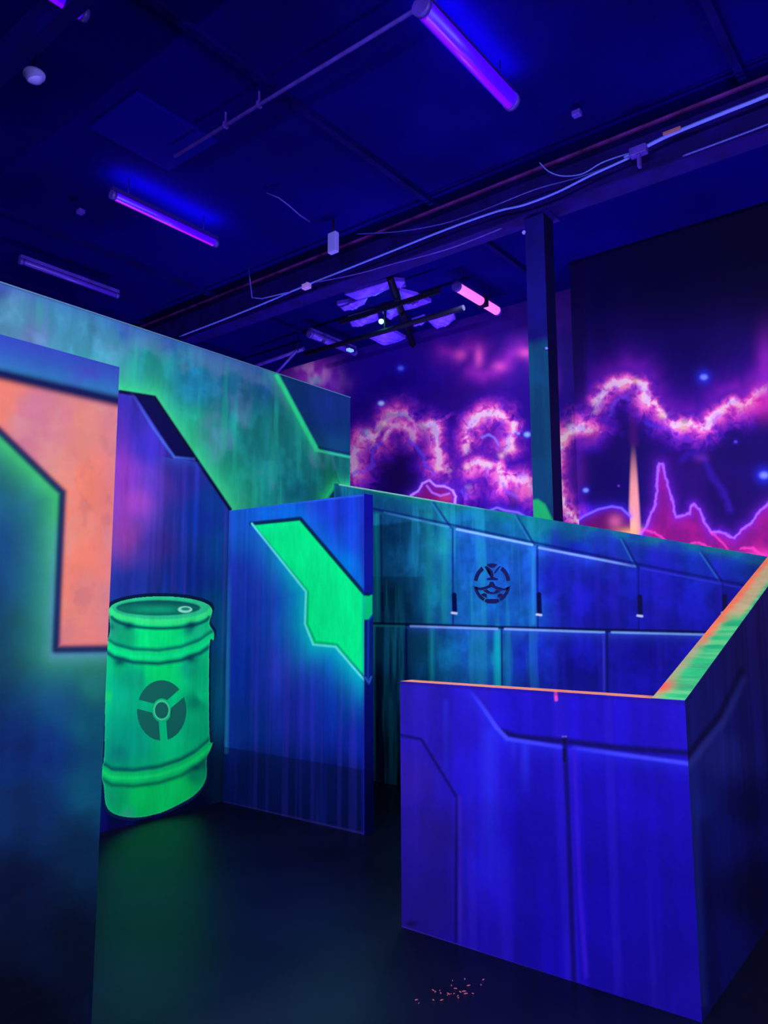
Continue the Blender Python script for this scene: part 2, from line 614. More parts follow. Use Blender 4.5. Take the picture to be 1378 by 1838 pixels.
def paint_mural_near(k):
    k.grid_colors([(1050, 540, (12, 2, 95), 80), (1200, 480, (4, 0, 72), 120), (1350, 450, (3, 0, 60), 120), (1100, 620, (20, 2, 95), 90), (1200, 620, (14, 0, 90), 90), (1330, 620, (25, 4, 98), 90),
                   (1100, 800, (20, 4, 85), 50), (1240, 850, (34, 5, 92), 60), (1320, 820, (22, 3, 88), 50), (1100, 880, (12, 2, 78), 60), (1250, 700, (30, 4, 110), 60), (1300, 900, (20, 2, 75), 60)])
    k.mottle(0.9, 0.12, 4)
    C = [(1040, 772), (1056, 768), (1066, 745), (1070, 722), (1084, 702), (1102, 690), (1122, 682), (1144, 681), (1156, 692), (1152, 708), (1163, 724), (1176, 724), (1186, 746), (1204, 756),
         (1222, 764), (1238, 762), (1252, 770), (1266, 764), (1280, 746), (1298, 732), (1318, 720), (1330, 730), (1344, 722), (1360, 706), (1390, 696), (1440, 704), (1490, 676), (1545, 690), (1600, 655), (1670, 668), (1740, 630), (1900, 600)]
    xy = k.warp(12, 40, 300)
    up = [(x, y - 16) for x, y in C]
    d, _ = k.dist(up, xy=xy)
    k.mix(np.exp(-(d / 36) ** 1.6) * 0.62, (78, 14, 165))
    k.mix(np.exp(-(d / 18) ** 1.6) * 0.62, (150, 35, 180))
    for x, y, rx, ry in ((1120, 790, 52, 60), (1290, 800, 70, 40), (1070, 850, 34, 60)):
        xy = k.warp(14, 36, int(x))
        d = np.sqrt(((xy[0] - x) / rx) ** 2 + ((xy[1] - y) / ry) ** 2)
        k.mix(np.exp(-d ** 4) * 0.6, (20, 3, 78))
    cloud_rim(k, C, 320, scale=0.85)
    k.line([(1072, 775), (1082, 758), (1094, 745), (1100, 722), (1112, 712), (1128, 714)], 4, (110, 80, 230), 12, .6, xy=k.warp(6, 14, 9))
    k.line([(1160, 757), (1175, 765), (1200, 768), (1215, 782), (1235, 788)], 4, (85, 50, 215), 14, .7, xy=k.warp(6, 14, 8))
    for x, y, c in ((1140, 684, (200, 190, 130)), (1122, 694, (255, 160, 130)), (1188, 746, (220, 220, 150)), (1228, 758, (170, 200, 150)), (1226, 768, (220, 225, 130)), (1288, 745, (170, 120, 230)), (1370, 706, (255, 150, 210))):
        k.blob(x, y, 7, 5, c, 0.6)
    k.blob(1372, 720, 30, 26, (225, 50, 150), .7)
    k.blob(1374, 655, 16, 55, (150, 35, 185), .75)
    k.blob(1330, 735, 30, 14, (190, 40, 150), .5)
    # column of the cloud's left side
    C1 = [(1060, 772), (1044, 768), (1026, 773), (1010, 786), (1002, 806), (999, 840), (1002, 880), (1016, 912), (1040, 935)]
    k.blob(1026, 850, 24, 60, (95, 30, 130), .6, 3)
    cloud_rim(k, C1, 220)
    k.blob(1060, 780, 22, 16, (120, 40, 110), .5)
    # faint arcs
    k.line([(1222, 825), (1240, 810), (1262, 822), (1275, 850), (1295, 880), (1310, 915)], 8, (50, 20, 150), 16, .75, xy=k.warp(6, 20, 2))
    k.blob(1258, 822, 12, 8, (100, 40, 150), .6)
    # eruption beam
    bm_ = [(1133, 790), (1139, 790), (1151, 975), (1127, 975)]
    m = k.inside(bm_, 6) * smooth(790, 880, k.Y)
    k.mix(m * .95, (232, 165, 135))
    k.mix(k.inside([(1135, 900), (1139, 900), (1146, 975), (1131, 975)], 6) * .8 * smooth(900, 950, k.Y), (250, 205, 120))
    k.mix(k.inside([(1128, 700), (1142, 700), (1145, 800), (1130, 800)], 10) * .3, (90, 20, 110))
    # dome
    dm = [(1024, 944), (1048, 926), (1074, 914), (1098, 909), (1115, 912), (1130, 926)]
    k.poly(dm + [(1132, 980), (1024, 980)], (92, 12, 80), 3)
    k.blob(1104, 936, 12, 12, (200, 100, 130), .8)
    k.glow(dm, 6, (70, 40, 210), .7)
    k.line(dm, 2.6, (125, 105, 250), 3)
    k.blob(1138, 958, 30, 10, (255, 190, 90), .9)
    # spires
    sp = [(1150, 962), (1163, 940), (1168, 920), (1177, 905), (1179, 860), (1183, 832), (1189, 832), (1194, 856), (1204, 890), (1213, 928), (1222, 926), (1238, 922), (1240, 908), (1246, 904), (1256, 918), (1264, 938), (1276, 956),
          (1290, 954), (1304, 960), (1318, 966), (1332, 950), (1348, 940), (1358, 922), (1378, 905), (1400, 890), (1430, 905), (1470, 960), (1530, 940), (1570, 880), (1600, 930), (1680, 960), (1760, 900), (1900, 930)]
    k.poly(sp + [(1900, 1250), (1150, 1250)], (140, 18, 105), 3)
    k.mix(k.inside(sp + [(1900, 1250), (1150, 1250)], 3) * smooth(.35, .7, fbm(k.X / 22, k.Y / 30, 77, 4)) * .6, (95, 14, 95))
    k.glow(sp, 7, (110, 30, 190), .75, xy=k.warp(2, 9, 3))
    k.line(sp, 3, (170, 105, 245), 3.5, .95, xy=k.warp(3, 9, 3))
    for pl in ([(1150, 950), (1175, 955), (1195, 972), (1215, 978)], [(1276, 956), (1290, 968), (1305, 985)], [(1235, 978), (1255, 974), (1275, 984)], [(1330, 985), (1350, 984), (1378, 1002)]):
        k.line(pl, 3, (225, 60, 150), 4, .85, xy=k.warp(3, 9, 4))
    k.blob(1365, 1000, 30, 14, (235, 60, 150), .7)
    star(k, 1263, 677, 5, (120, 150, 255), (40, 50, 225), 2.6)
    star(k, 1371, 853, 6, (120, 150, 255), (40, 50, 225), 2.4)
    star(k, 1051, 880, 3.6, (130, 160, 250), (30, 40, 190), 1.8)
    star(k, 1320, 793, 2.6, (90, 60, 200), (40, 20, 150), 1.8)
    star(k, 1110, 872, 1.6, (110, 60, 160), (40, 20, 130), 1.8)
    k.img = k.img * np.array([1.15, 1.0, 1.28])
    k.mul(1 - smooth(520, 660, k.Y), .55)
    # dark down pipe colour where the wall steps forward
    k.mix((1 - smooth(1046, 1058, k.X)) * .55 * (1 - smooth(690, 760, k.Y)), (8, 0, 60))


me = patch_mesh('wall_back', [((MX0, MYL, 0), (MX0, MYL, 1.7), (STEP_X + .5, MYL, 1.7), (STEP_X + .5, MYL, 0), 1, 1, (20, 3, 90), 0),
                              ((MX0, MYL, 1.7), (STEP_X + .5, MYL, 1.7), (STEP_X + .5, MYL, CZ), (MX0, MYL, CZ), 900, 500, paint_mural_far, 0),
                              ((MX0, MYL + .1, 0), (MX0, MYL + .1, CZ), (STEP_X + .5, MYL + .1, CZ), (STEP_X + .5, MYL + .1, 0), 1, 1, (10, 0, 60), 0)])
tag(link_mesh('wall_back', me, M_mural, None, (-6, MYL, 0)), kind='structure')
me = patch_mesh('wall_back_right', [((STEP_X, MYR, 0), (MX1, MYR, 0), (MX1, MYR, 1.3), (STEP_X, MYR, 1.3), 1, 1, (60, 8, 80), 0),
                                    ((STEP_X, MYR, 1.3), (1.2, MYR, 1.3), (1.2, MYR, CZ), (STEP_X, MYR, CZ), 620, 560, paint_mural_near, 0),
                                    ((1.2, MYR, 1.3), (MX1, MYR, 1.3), (MX1, MYR, CZ), (1.2, MYR, CZ), 1, 1, (6, 0, 70), 0),
                                    ((STEP_X, MYR, 0), (STEP_X, MYR, CZ), (STEP_X, MYL, CZ), (STEP_X, MYL, 0), 1, 1, (8, 0, 60), 1)])
tag(link_mesh('wall_back_right', me, M_mural, None, (-1, MYR, 0)), kind='structure')

# ============================================================ tall green partition (left)
XL = -4.99
GY1, GZ = 5.745, 3.71


def paint_green(k):
    k.grid_colors([(20, 560, (85, 150, 190), 60), (60, 600, (110, 140, 205), 30), (0, 520, (60, 90, 170), 30), (130, 570, (60, 135, 170), 50), (200, 620, (65, 140, 175), 50), (230, 600, (50, 90, 185), 30), (280, 640, (35, 165, 165), 50),
                   (350, 690, (25, 120, 170), 50), (300, 620, (50, 100, 180), 30), (420, 700, (25, 110, 155), 50), (400, 780, (30, 160, 160), 60), (350, 760, (35, 175, 160), 40), (420, 860, (25, 165, 150), 50), (480, 800, (22, 135, 140), 60),
                   (480, 690, (22, 80, 150), 30), (540, 850, (15, 115, 125), 50), (610, 840, (15, 125, 120), 40), (560, 700, (20, 90, 140), 50), (540, 880, (10, 95, 120), 30)])
    k.streaks(5, 0.22, 11, 0.8)
    k.mottle(5, 0.16, 12)
    k.mottle(3, 0.5, 14, (95, 130, 185), .52, .75)
    k.streaks(9, 0.35, 13, 1.2, .55, .8, (40, 190, 170))
    # bluer top border colour
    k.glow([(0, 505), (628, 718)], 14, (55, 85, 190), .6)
    # bright green halo along the black border
    bord = [(150, 690), (215, 700), (276, 713), (413, 914), (420, 930)]
    k.glow(bord, 30, (50, 205, 140), .85, side=-1, p=1.3)
    k.glow(bord, 9, (70, 225, 150), .7, side=-1)
    # navy corner with the green neon edge
    k.poly([(499, 672), (640, 700), (640, 822), (572, 805)], (8, 52, 118), 2)
    k.blob(590, 725, 40, 30, (22, 48, 140), .6)
    k.mix(k.inside([(499, 672), (640, 700), (640, 822), (572, 805)], 2) * smooth(760, 806, k.Y) * .35, (15, 100, 130))
    k.glow([(494, 672), (566, 808)], 10, (35, 190, 140), .8, side=1)
    k.line([(497, 674), (568, 807)], 7, (45, 235, 155), 5)
    k.line([(566, 808), (640, 823)], 3.5, (50, 220, 165), 4)
    k.line([(572, 803), (640, 817)], 3, (6, 40, 90), 3, .7)
    k.glow([(584, 893), (601, 869), (640, 871)], 9, (40, 225, 140), .9)
    k.poly([(590, 893), (604, 873), (640, 873), (640, 900)], (5, 60, 100), 2)
    # the dark hull-coloured lower field: violet, blue, navy
    low = [(0, 660), (215, 702), (277, 715), (413, 916), (430, 960), (430, 1560), (0, 1560)]
    m = k.inside(low, 1.2)
    sub = Canvas(k.P, 1)
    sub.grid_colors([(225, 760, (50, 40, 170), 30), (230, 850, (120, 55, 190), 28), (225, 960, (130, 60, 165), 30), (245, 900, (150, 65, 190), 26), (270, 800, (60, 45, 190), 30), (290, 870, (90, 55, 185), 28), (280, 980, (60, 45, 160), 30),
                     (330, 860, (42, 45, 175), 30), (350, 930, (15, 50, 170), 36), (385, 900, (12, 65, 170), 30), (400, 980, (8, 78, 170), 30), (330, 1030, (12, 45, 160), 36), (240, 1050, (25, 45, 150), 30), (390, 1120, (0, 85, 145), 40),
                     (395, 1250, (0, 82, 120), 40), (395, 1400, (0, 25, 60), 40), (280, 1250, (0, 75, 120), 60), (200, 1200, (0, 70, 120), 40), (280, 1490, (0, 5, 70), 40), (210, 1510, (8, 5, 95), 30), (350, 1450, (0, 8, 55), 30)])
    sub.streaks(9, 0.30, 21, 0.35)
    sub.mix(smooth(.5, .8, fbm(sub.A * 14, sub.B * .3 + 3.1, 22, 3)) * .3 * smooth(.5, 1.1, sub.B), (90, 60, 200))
    k.img = k.img * (1 - m[:, None]) + sub.img * m[:, None]
    k.glow([(216, 745), (226, 1010)], 15, (165, 55, 180), .45, side=0, p=2, fade=[.2, .9, .8, .3])
    k.poly([(240, 706), (280, 712), (352, 826), (316, 823)], (6, 5, 78), 3)
    k.line([(216, 703), (277, 713), (413, 914)], 6, (6, 8, 60), 3)
    k.line([(236, 705), (276, 770), (313, 821), (348, 824)], 3.2, (70, 110, 240), 4, .95, fade=[.1, 1, 1, .5])
    k.glow([(300, 822), (345, 828)], 8, (40, 90, 220), .5, side=1)


GREEN_Y0 = 0.6
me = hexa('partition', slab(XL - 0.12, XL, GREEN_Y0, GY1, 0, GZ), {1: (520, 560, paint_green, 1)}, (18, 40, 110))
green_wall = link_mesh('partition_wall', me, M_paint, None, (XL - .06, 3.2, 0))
tag(green_wall, 'tall teal and violet painted partition wall with a painted glowing barrel, running behind the others', 'wall')
from_bm('top_edge', lambda bm: bm_box(bm, XL - .121, XL + .004, GREEN_Y0, GY1, GZ, GZ + .008), principled('weathered_teal_edge', (.08, .2, .22), .6), green_wall)

# painted barrel (flat paint on that wall)
BX = lambda x: x


def ell(cx, cy, rx, ry, a0, a1, n=24):
    return [(cx + rx * math.cos(math.radians(a0 + (a1 - a0) * i / n)), cy + ry * math.sin(math.radians(a0 + (a1 - a0) * i / n))) for i in range(n + 1)]


barrel_outline = (ell(288, 1094, 93, 24, 180, 360) + [(380, 1104), (376, 1120), (384, 1134), (383, 1150), (376, 1162), (376, 1318), (382, 1332), (376, 1350), (371, 1362), (370, 1398), (352, 1425), (318, 1446), (280, 1462), (240, 1468),
                  (206, 1462), (190, 1446), (186, 1412), (182, 1396), (181, 1376), (187, 1350), (189, 1180), (191, 1168), (193, 1150), (197, 1130), (195, 1100)])


def smooth_loop(pts, sub=5):
    out, n = [], len(pts)
    for i in range(n):
        p = [np.array(pts[(i + j) % n], float) for j in (-1, 0, 1, 2)]
        for q in range(sub):
            t = q / sub
            out.append(tuple(0.5 * ((2 * p[1]) + (p[2] - p[0]) * t + (2 * p[0] - 5 * p[1] + 4 * p[2] - p[3]) * t * t + (3 * p[1] - p[0] - 3 * p[2] + p[3]) * t ** 3)))
    return out


_top, _rest = barrel_outline[:25], barrel_outline[25:]
barrel_outline = smooth_loop(barrel_outline[::2] if False else _top[::3] + _rest, 4)


def paint_barrel(k):
    k.fill((10, 185, 135))
    k.grid_colors([(200, 1130, (30, 175, 140), 12), (225, 1145, (12, 190, 135), 14), (285, 1140, (0, 255, 140), 30), (355, 1135, (20, 215, 150), 12), (340, 1130, (8, 150, 120), 8),
                   (194, 1250, (20, 225, 125), 8), (215, 1250, (0, 205, 160), 16), (240, 1220, (5, 180, 140), 16), (290, 1205, (0, 245, 130), 22), (340, 1200, (5, 180, 135), 12), (350, 1260, (0, 150, 115), 10),
                   (365, 1250, (0, 225, 145), 10), (240, 1330, (0, 180, 150), 30), (300, 1330, (0, 215, 140), 26), (350, 1310, (0, 195, 135), 16), (215, 1350, (5, 150, 140), 14), (200, 1430, (15, 180, 130), 10),
                   (215, 1430, (0, 190, 120), 12), (265, 1430, (0, 228, 115), 26), (320, 1415, (0, 225, 110), 20), (350, 1390, (0, 160, 110), 12), (365, 1370, (0, 120, 100), 8), (230, 1462, (40, 190, 150), 8)])
    k.streaks(12, .07, 31, .4)
    dk = (0, 62, 92)
    # lid
    k.poly(ell(288, 1091, 91, 21, 0, 360), (45, 215, 155), 2)
    k.poly(ell(284, 1091, 76, 14, 0, 360), (5, 90, 95), 4)
    k.blob(280, 1094, 52, 8, (12, 175, 130), .9)
    k.blob(225, 1093, 18, 6, (15, 130, 115), .6)
    k.poly(ell(332, 1094, 13, 6, 0, 360), (150, 240, 215), 2)
    k.poly(ell(333, 1093, 8, 3, 0, 360), (20, 150, 130), 2)
    k.line(ell(288, 1094, 90, 22, 178, 2), 7, (60, 250, 150), 5)
    k.line(ell(288, 1094, 90, 23, 5, 175), 8, (55, 252, 148), 5)
    k.line(ell(288, 1105, 88, 23, 8, 172), 5, (0, 85, 100), 5, .95)
    for x, y in ((231, 1124), (343, 1122), (195, 1125)):
        k.blob(x, y, 9, 7, dk, .9)
    # hoops: dark seam above, bright ring, dark seam below
    up = [(191, 1158), (205, 1168), (240, 1177), (285, 1179), (325, 1173), (360, 1160), (382, 1144)]
    sh = lambda pl, dy: [(x, y + dy) for x, y in pl]
    k.line(sh(up, -12), 6, (0, 112, 112), 8, .95)
    k.line(up, 15, (10, 238, 140), 5)
    k.line(sh(up, 1), 5, (0, 255, 155), 6)
    k.line(sh(up, 12), 6, (0, 78, 100), 7, .95)
    for x, y in ((342, 1182), (215, 1188)):
        k.blob(x, y, 11, 8, dk, .85)
    lo = [(184, 1384), (200, 1394), (240, 1396), (285, 1390), (325, 1377), (355, 1360), (380, 1338)]
    k.line(sh(lo, -14), 7, (0, 92, 100), 9, .95)
    k.line(lo, 17, (5, 215, 120), 6)
    k.line(sh(lo, 1), 6, (15, 240, 125), 6)
    k.line(sh(lo, 15), 6, (0, 108, 90), 8, .9)
    k.blob(352, 1378, 9, 6, dk, .7)
    # rim of the silhouette
    d, _ = k.dist(barrel_outline, True)
    k.mix(np.exp(-(d / 2.2) ** 2) * .35, (60, 235, 160))


def on_left(x, y):
    return at(x, y, 0, XL)


c00, c11 = on_left(180, 1478), on_left(388, 1065)
yb0, yb1 = on_left(178, 1200)[1], on_left(389, 1200)[1]
zb0, zb1 = 0.02, on_left(288, 1058)[2]
# dark outline halo and barrel as separate flat paintings
halo_outline = [(288 + (x - 288) * 1.035, 1270 + (y - 1270) * 1.03) for x, y in barrel_outline]


def keep_poly(ol, lim):
    def f(k):
        return k.inside(ol, 0.4) > lim
    return f


HX = XL + .003
me = patch_mesh('painted_barrel', [((HX, yb0 - .03, zb0), (HX, yb1 + .03, zb0), (HX, yb1 + .03, zb1), (HX, yb0 - .03, zb1), 300, 460, lambda k: (k.fill((3, 30, 85)), k.glow(barrel_outline[:36], 7, (0, 22, 60), .9)), 1, keep_poly(halo_outline, .5))])
outline_ob = link_mesh('barrel_outline', me, M_paint, green_wall)
tag(outline_ob, 'dark navy painted outline around the green barrel')
HX = XL + .006
me = patch_mesh('painted_barrel', [((HX, yb0, zb0), (HX, yb1, zb0), (HX, yb1, zb1), (HX, yb0, zb1), 340, 500, paint_barrel, 1, keep_poly(barrel_outline, .5))])
barrel = link_mesh('painted_barrel', me, M_paint, green_wall)
tag(barrel, 'glowing green barrel painted with two hoops, a lid and a hazard sign')


# hazard sign on the barrel: three blades around a hub
def on_barrel(x, y):
    return Vector(at(x, y, 0, XL + .007))


def hz(a, r):
    return (290 + 44 * r * math.cos(a), 1275 - 54 * r * math.sin(a))


blades = []
for a0, a1 in ((35, 168), (168, 275), (275, 395)):
    inner = [hz(math.radians(a), 0.40) for a in np.linspace(a1 - 23, a0 + 23, 12)]
    outer = [hz(math.radians(a), 1.0) for a in np.linspace(a0 + 9, a1 - 9, 26)]
    blades.append(outer + inner)
blades = blades + [[hz(math.radians(a), 0.27) for a in np.linspace(0, 345, 24)]]
extruded('hazard_sign', blades, on_barrel, (0.0015, 0, 0), principled('dark_teal_stencil', tuple(lin(0, 108, 98) / PAINT_E), .6), barrel)
ringo = [hz(math.radians(a), 0.34) for a in np.linspace(0, 350, 36)]
ringi = [hz(math.radians(a), 0.275) for a in np.linspace(0, 350, 36)]
segs = [[ringo[i], ringo[(i + 1) % 36], ringi[(i + 1) % 36], ringi[i]] for i in range(36)]
extruded('hazard_ring', segs, on_barrel, (0.0015, 0, 0), principled('mint_ring_paint', tuple(lin(70, 225, 165) / PAINT_E), .6), barrel)

# ============================================================ near panel with the salmon field
XP, PY1, PZ = -2.32, 1.437, 2.38


def paint_near(k):
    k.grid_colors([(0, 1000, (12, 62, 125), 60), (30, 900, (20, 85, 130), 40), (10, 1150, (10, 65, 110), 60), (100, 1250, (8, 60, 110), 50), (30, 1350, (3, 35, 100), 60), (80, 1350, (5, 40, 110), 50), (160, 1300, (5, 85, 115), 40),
                   (160, 1420, (4, 75, 110), 50), (60, 1450, (4, 35, 85), 60), (150, 1540, (2, 40, 80), 50), (40, 1600, (2, 15, 55), 60), (120, 1700, (0, 12, 40), 60), (30, 1800, (0, 3, 25), 60), (170, 1240, (20, 110, 120), 30)])  # darkening towards the floor is partly shade mixed into the colour
    k.mottle(4, .18, 51)
    k.streaks(8, .12, 52, .6)
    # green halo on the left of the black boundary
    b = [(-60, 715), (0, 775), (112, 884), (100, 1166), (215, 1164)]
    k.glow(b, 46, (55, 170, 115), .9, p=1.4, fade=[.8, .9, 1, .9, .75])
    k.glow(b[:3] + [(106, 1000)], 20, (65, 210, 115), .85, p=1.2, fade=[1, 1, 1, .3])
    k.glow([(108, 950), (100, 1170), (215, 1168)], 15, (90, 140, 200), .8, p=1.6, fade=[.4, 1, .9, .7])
    # top band
    top = [(-80, 560), (215, 657), (215, 724), (-80, 652)]
    k.poly(top, (48, 62, 185), 2)
    k.glow([(-80, 648), (0, 667), (215, 716)], 34, (45, 125, 185), .85, side=-1, p=1.5)
    k.mix(k.inside(top, 2) * smooth(.5, .7, fbm(k.A * 6, k.B * 9, 55, 3)) * .5, (70, 60, 190))
    # salmon field
    sal = [(-80, 652), (0, 674), (215, 724), (215, 1164), (102, 1164), (113, 884), (0, 777), (-80, 700)]
    m = k.inside(sal, 3)
    sub = Canvas(k.P, 1)
    sub.fill((222, 132, 125))
    sub.mottle(3.0, .85, 61, (200, 116, 150), .42, .7)
    sub.mottle(2.2, .9, 62, (240, 128, 108), .5, .7)
    sub.mottle(9, .35, 63, (215, 150, 145), .5, .7)
    sub.mix(np.exp(-((sub.X - 205) / 25) ** 2) * .4, (205, 120, 160))
    sub.mottle(12, .28, 64, (175, 95, 115), .6, .75)
    k.img = k.img * (1 - m[:, None]) + sub.img * m[:, None]
    # fat soft dark outlines
    dk = (9, 18, 78)
    k.glow([(-80, 650), (0, 672), (215, 721)], 11, dk, .97, p=3)
    k.glow(b, 8, (12, 34, 88), .97, p=3)
    k.line([(-80, 560), (215, 659)], 2.5, (15, 25, 120), 3, .6)


me = hexa('panel', slab(XP - 0.11, XP, -1.4, PY1, 0, PZ), {}, (8, 20, 80))
near_panel = None
ps = []
c8 = slab(XP - 0.11, XP, -1.4, PY1, 0, PZ)
dflt = (10, 22, 85)
ps.append((c8[0], c8[1], c8[5], c8[4], 1, 1, dflt, 0))
ps.append(((XP, -1.4, 0), (XP, 0.85, 0), (XP, 0.85, PZ), (XP, -1.4, PZ), 1, 1, (12, 62, 120), 1))
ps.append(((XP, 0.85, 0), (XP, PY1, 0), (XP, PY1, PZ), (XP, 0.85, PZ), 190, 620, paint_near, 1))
ps.append((c8[2], c8[3], c8[7], c8[6], 1, 1, dflt, 0))
ps.append((c8[3], c8[0], c8[4], c8[7], 1, 1, dflt, 0))
ps.append((c8[4], c8[5], c8[6], c8[7], 1, 1, (60, 70, 190), 0))
me = patch_mesh('panel', ps)
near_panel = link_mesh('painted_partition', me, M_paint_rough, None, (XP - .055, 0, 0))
tag(near_panel, 'nearest partition panel with a salmon orange shape outlined in navy and green', 'wall')

# ============================================================ blue wall with the neon green shape
BY, BXE, BZ = 4.18, -3.495, 2.375
green_shape = [(452, 939), (539, 930), (652, 1065), (668, 1068), (668, 1103), (660, 1112), (657, 1216), (602, 1160), (563, 1156), (548, 1121), (549, 1062)]


def paint_blue(k):
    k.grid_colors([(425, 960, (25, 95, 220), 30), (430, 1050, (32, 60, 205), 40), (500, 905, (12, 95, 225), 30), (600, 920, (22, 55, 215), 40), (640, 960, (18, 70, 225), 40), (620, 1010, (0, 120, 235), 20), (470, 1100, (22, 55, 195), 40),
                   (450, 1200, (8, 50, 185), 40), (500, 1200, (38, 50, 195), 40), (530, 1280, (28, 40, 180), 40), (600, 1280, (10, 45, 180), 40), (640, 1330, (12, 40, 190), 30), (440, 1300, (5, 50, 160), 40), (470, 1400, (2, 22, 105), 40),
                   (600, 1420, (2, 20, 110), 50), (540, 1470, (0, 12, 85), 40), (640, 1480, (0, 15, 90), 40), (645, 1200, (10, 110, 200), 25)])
    k.streaks(11, .14, 71, .3)
    k.streaks(15, .4, 72, .35, .5, .75, (50, 48, 205))
    k.streaks(19, .2, 73, .3, .55, .75, (0, 28, 160))
    le = [(452, 940), (549, 1062), (547, 1120), (562, 1157), (602, 1161), (660, 1228)]
    k.glow(le, 42, (0, 120, 215), .75, side=1, p=1.5, fade=[0, 1, 1, 1, 1, 1])
    k.glow(le, 22, (0, 195, 215), .85, side=1, p=1.3, fade=[0, 1, 1, 1, 1, 1])
    k.glow([(470, 922), (539, 922), (668, 1068)], 22, (0, 120, 240), .6, p=1.3)
    k.poly(green_shape, (0, 252, 150), 2)
    m = k.inside(green_shape, 2)
    k.mix(m * smooth(.45, .7, fbm(k.A * 4, k.B * 4, 77, 3)) * .3, (0, 235, 150))
    k.line([(451, 940), (539, 931), (655, 1067), (668, 1068)], 6.5, (2, 42, 85), 3)
    k.line([(458, 946), (552, 1062), (551, 1120), (566, 1153), (604, 1157), (660, 1222)], 4, (0, 150, 120), 4, .7)
    k.line(le, 3, (90, 240, 245), 2.5)
    k.line([(658, 1066), (656, 1230)], 3, (0, 190, 150), 4, .6)
    # pale seam line up the left corner and a darker band along the base
    k.line([(412, 1000), (406, 1350)], 6, (35, 130, 200), 6, .85, fade=[0, .6, 1, 1, 1])
    k.line([(414, 916), (655, 888)], 3, (35, 105, 235), 3, .7)
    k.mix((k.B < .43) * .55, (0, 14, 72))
    k.line([(404, 1441), (655, 1497)], 4, (50, 40, 150), 3, .5)
    k.mix(np.exp(-((k.A - BXE) / .02) ** 2) * .5, (15, 25, 190))


def paint_blue_end(k):
    k.grid_colors([(662, 900, (12, 10, 165), 20), (662, 1000, (12, 25, 165), 20), (662, 1180, (5, 30, 120), 20), (662, 1300, (5, 12, 120), 30), (662, 1450, (2, 6, 80), 30)])
    k.poly([(640, 1068), (668, 1068), (668, 1102), (662, 1112), (640, 1112)], (0, 225, 140), 3)
    k.line([(640, 1066), (662, 1067)], 5, (4, 30, 80), 3)
    k.line([(669, 1105), (661, 1115), (660, 1222)], 2.5, (15, 60, 190), 3)
    k.line([(655, 1216), (662, 1226), (666, 1215)], 2.5, (40, 100, 210), 2.5)


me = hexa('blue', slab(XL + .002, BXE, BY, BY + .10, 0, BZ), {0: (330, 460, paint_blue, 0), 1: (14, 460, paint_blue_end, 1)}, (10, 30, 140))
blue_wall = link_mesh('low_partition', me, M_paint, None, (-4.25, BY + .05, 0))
tag(blue_wall, 'blue streaked partition with a neon green angular shape, standing right of the painted barrel', 'wall')

# ============================================================ sloping hull wall
HY = 5.5
hx0, hz0 = XL + .002, 2.785
hx1, hz1 = -0.984, 1.842


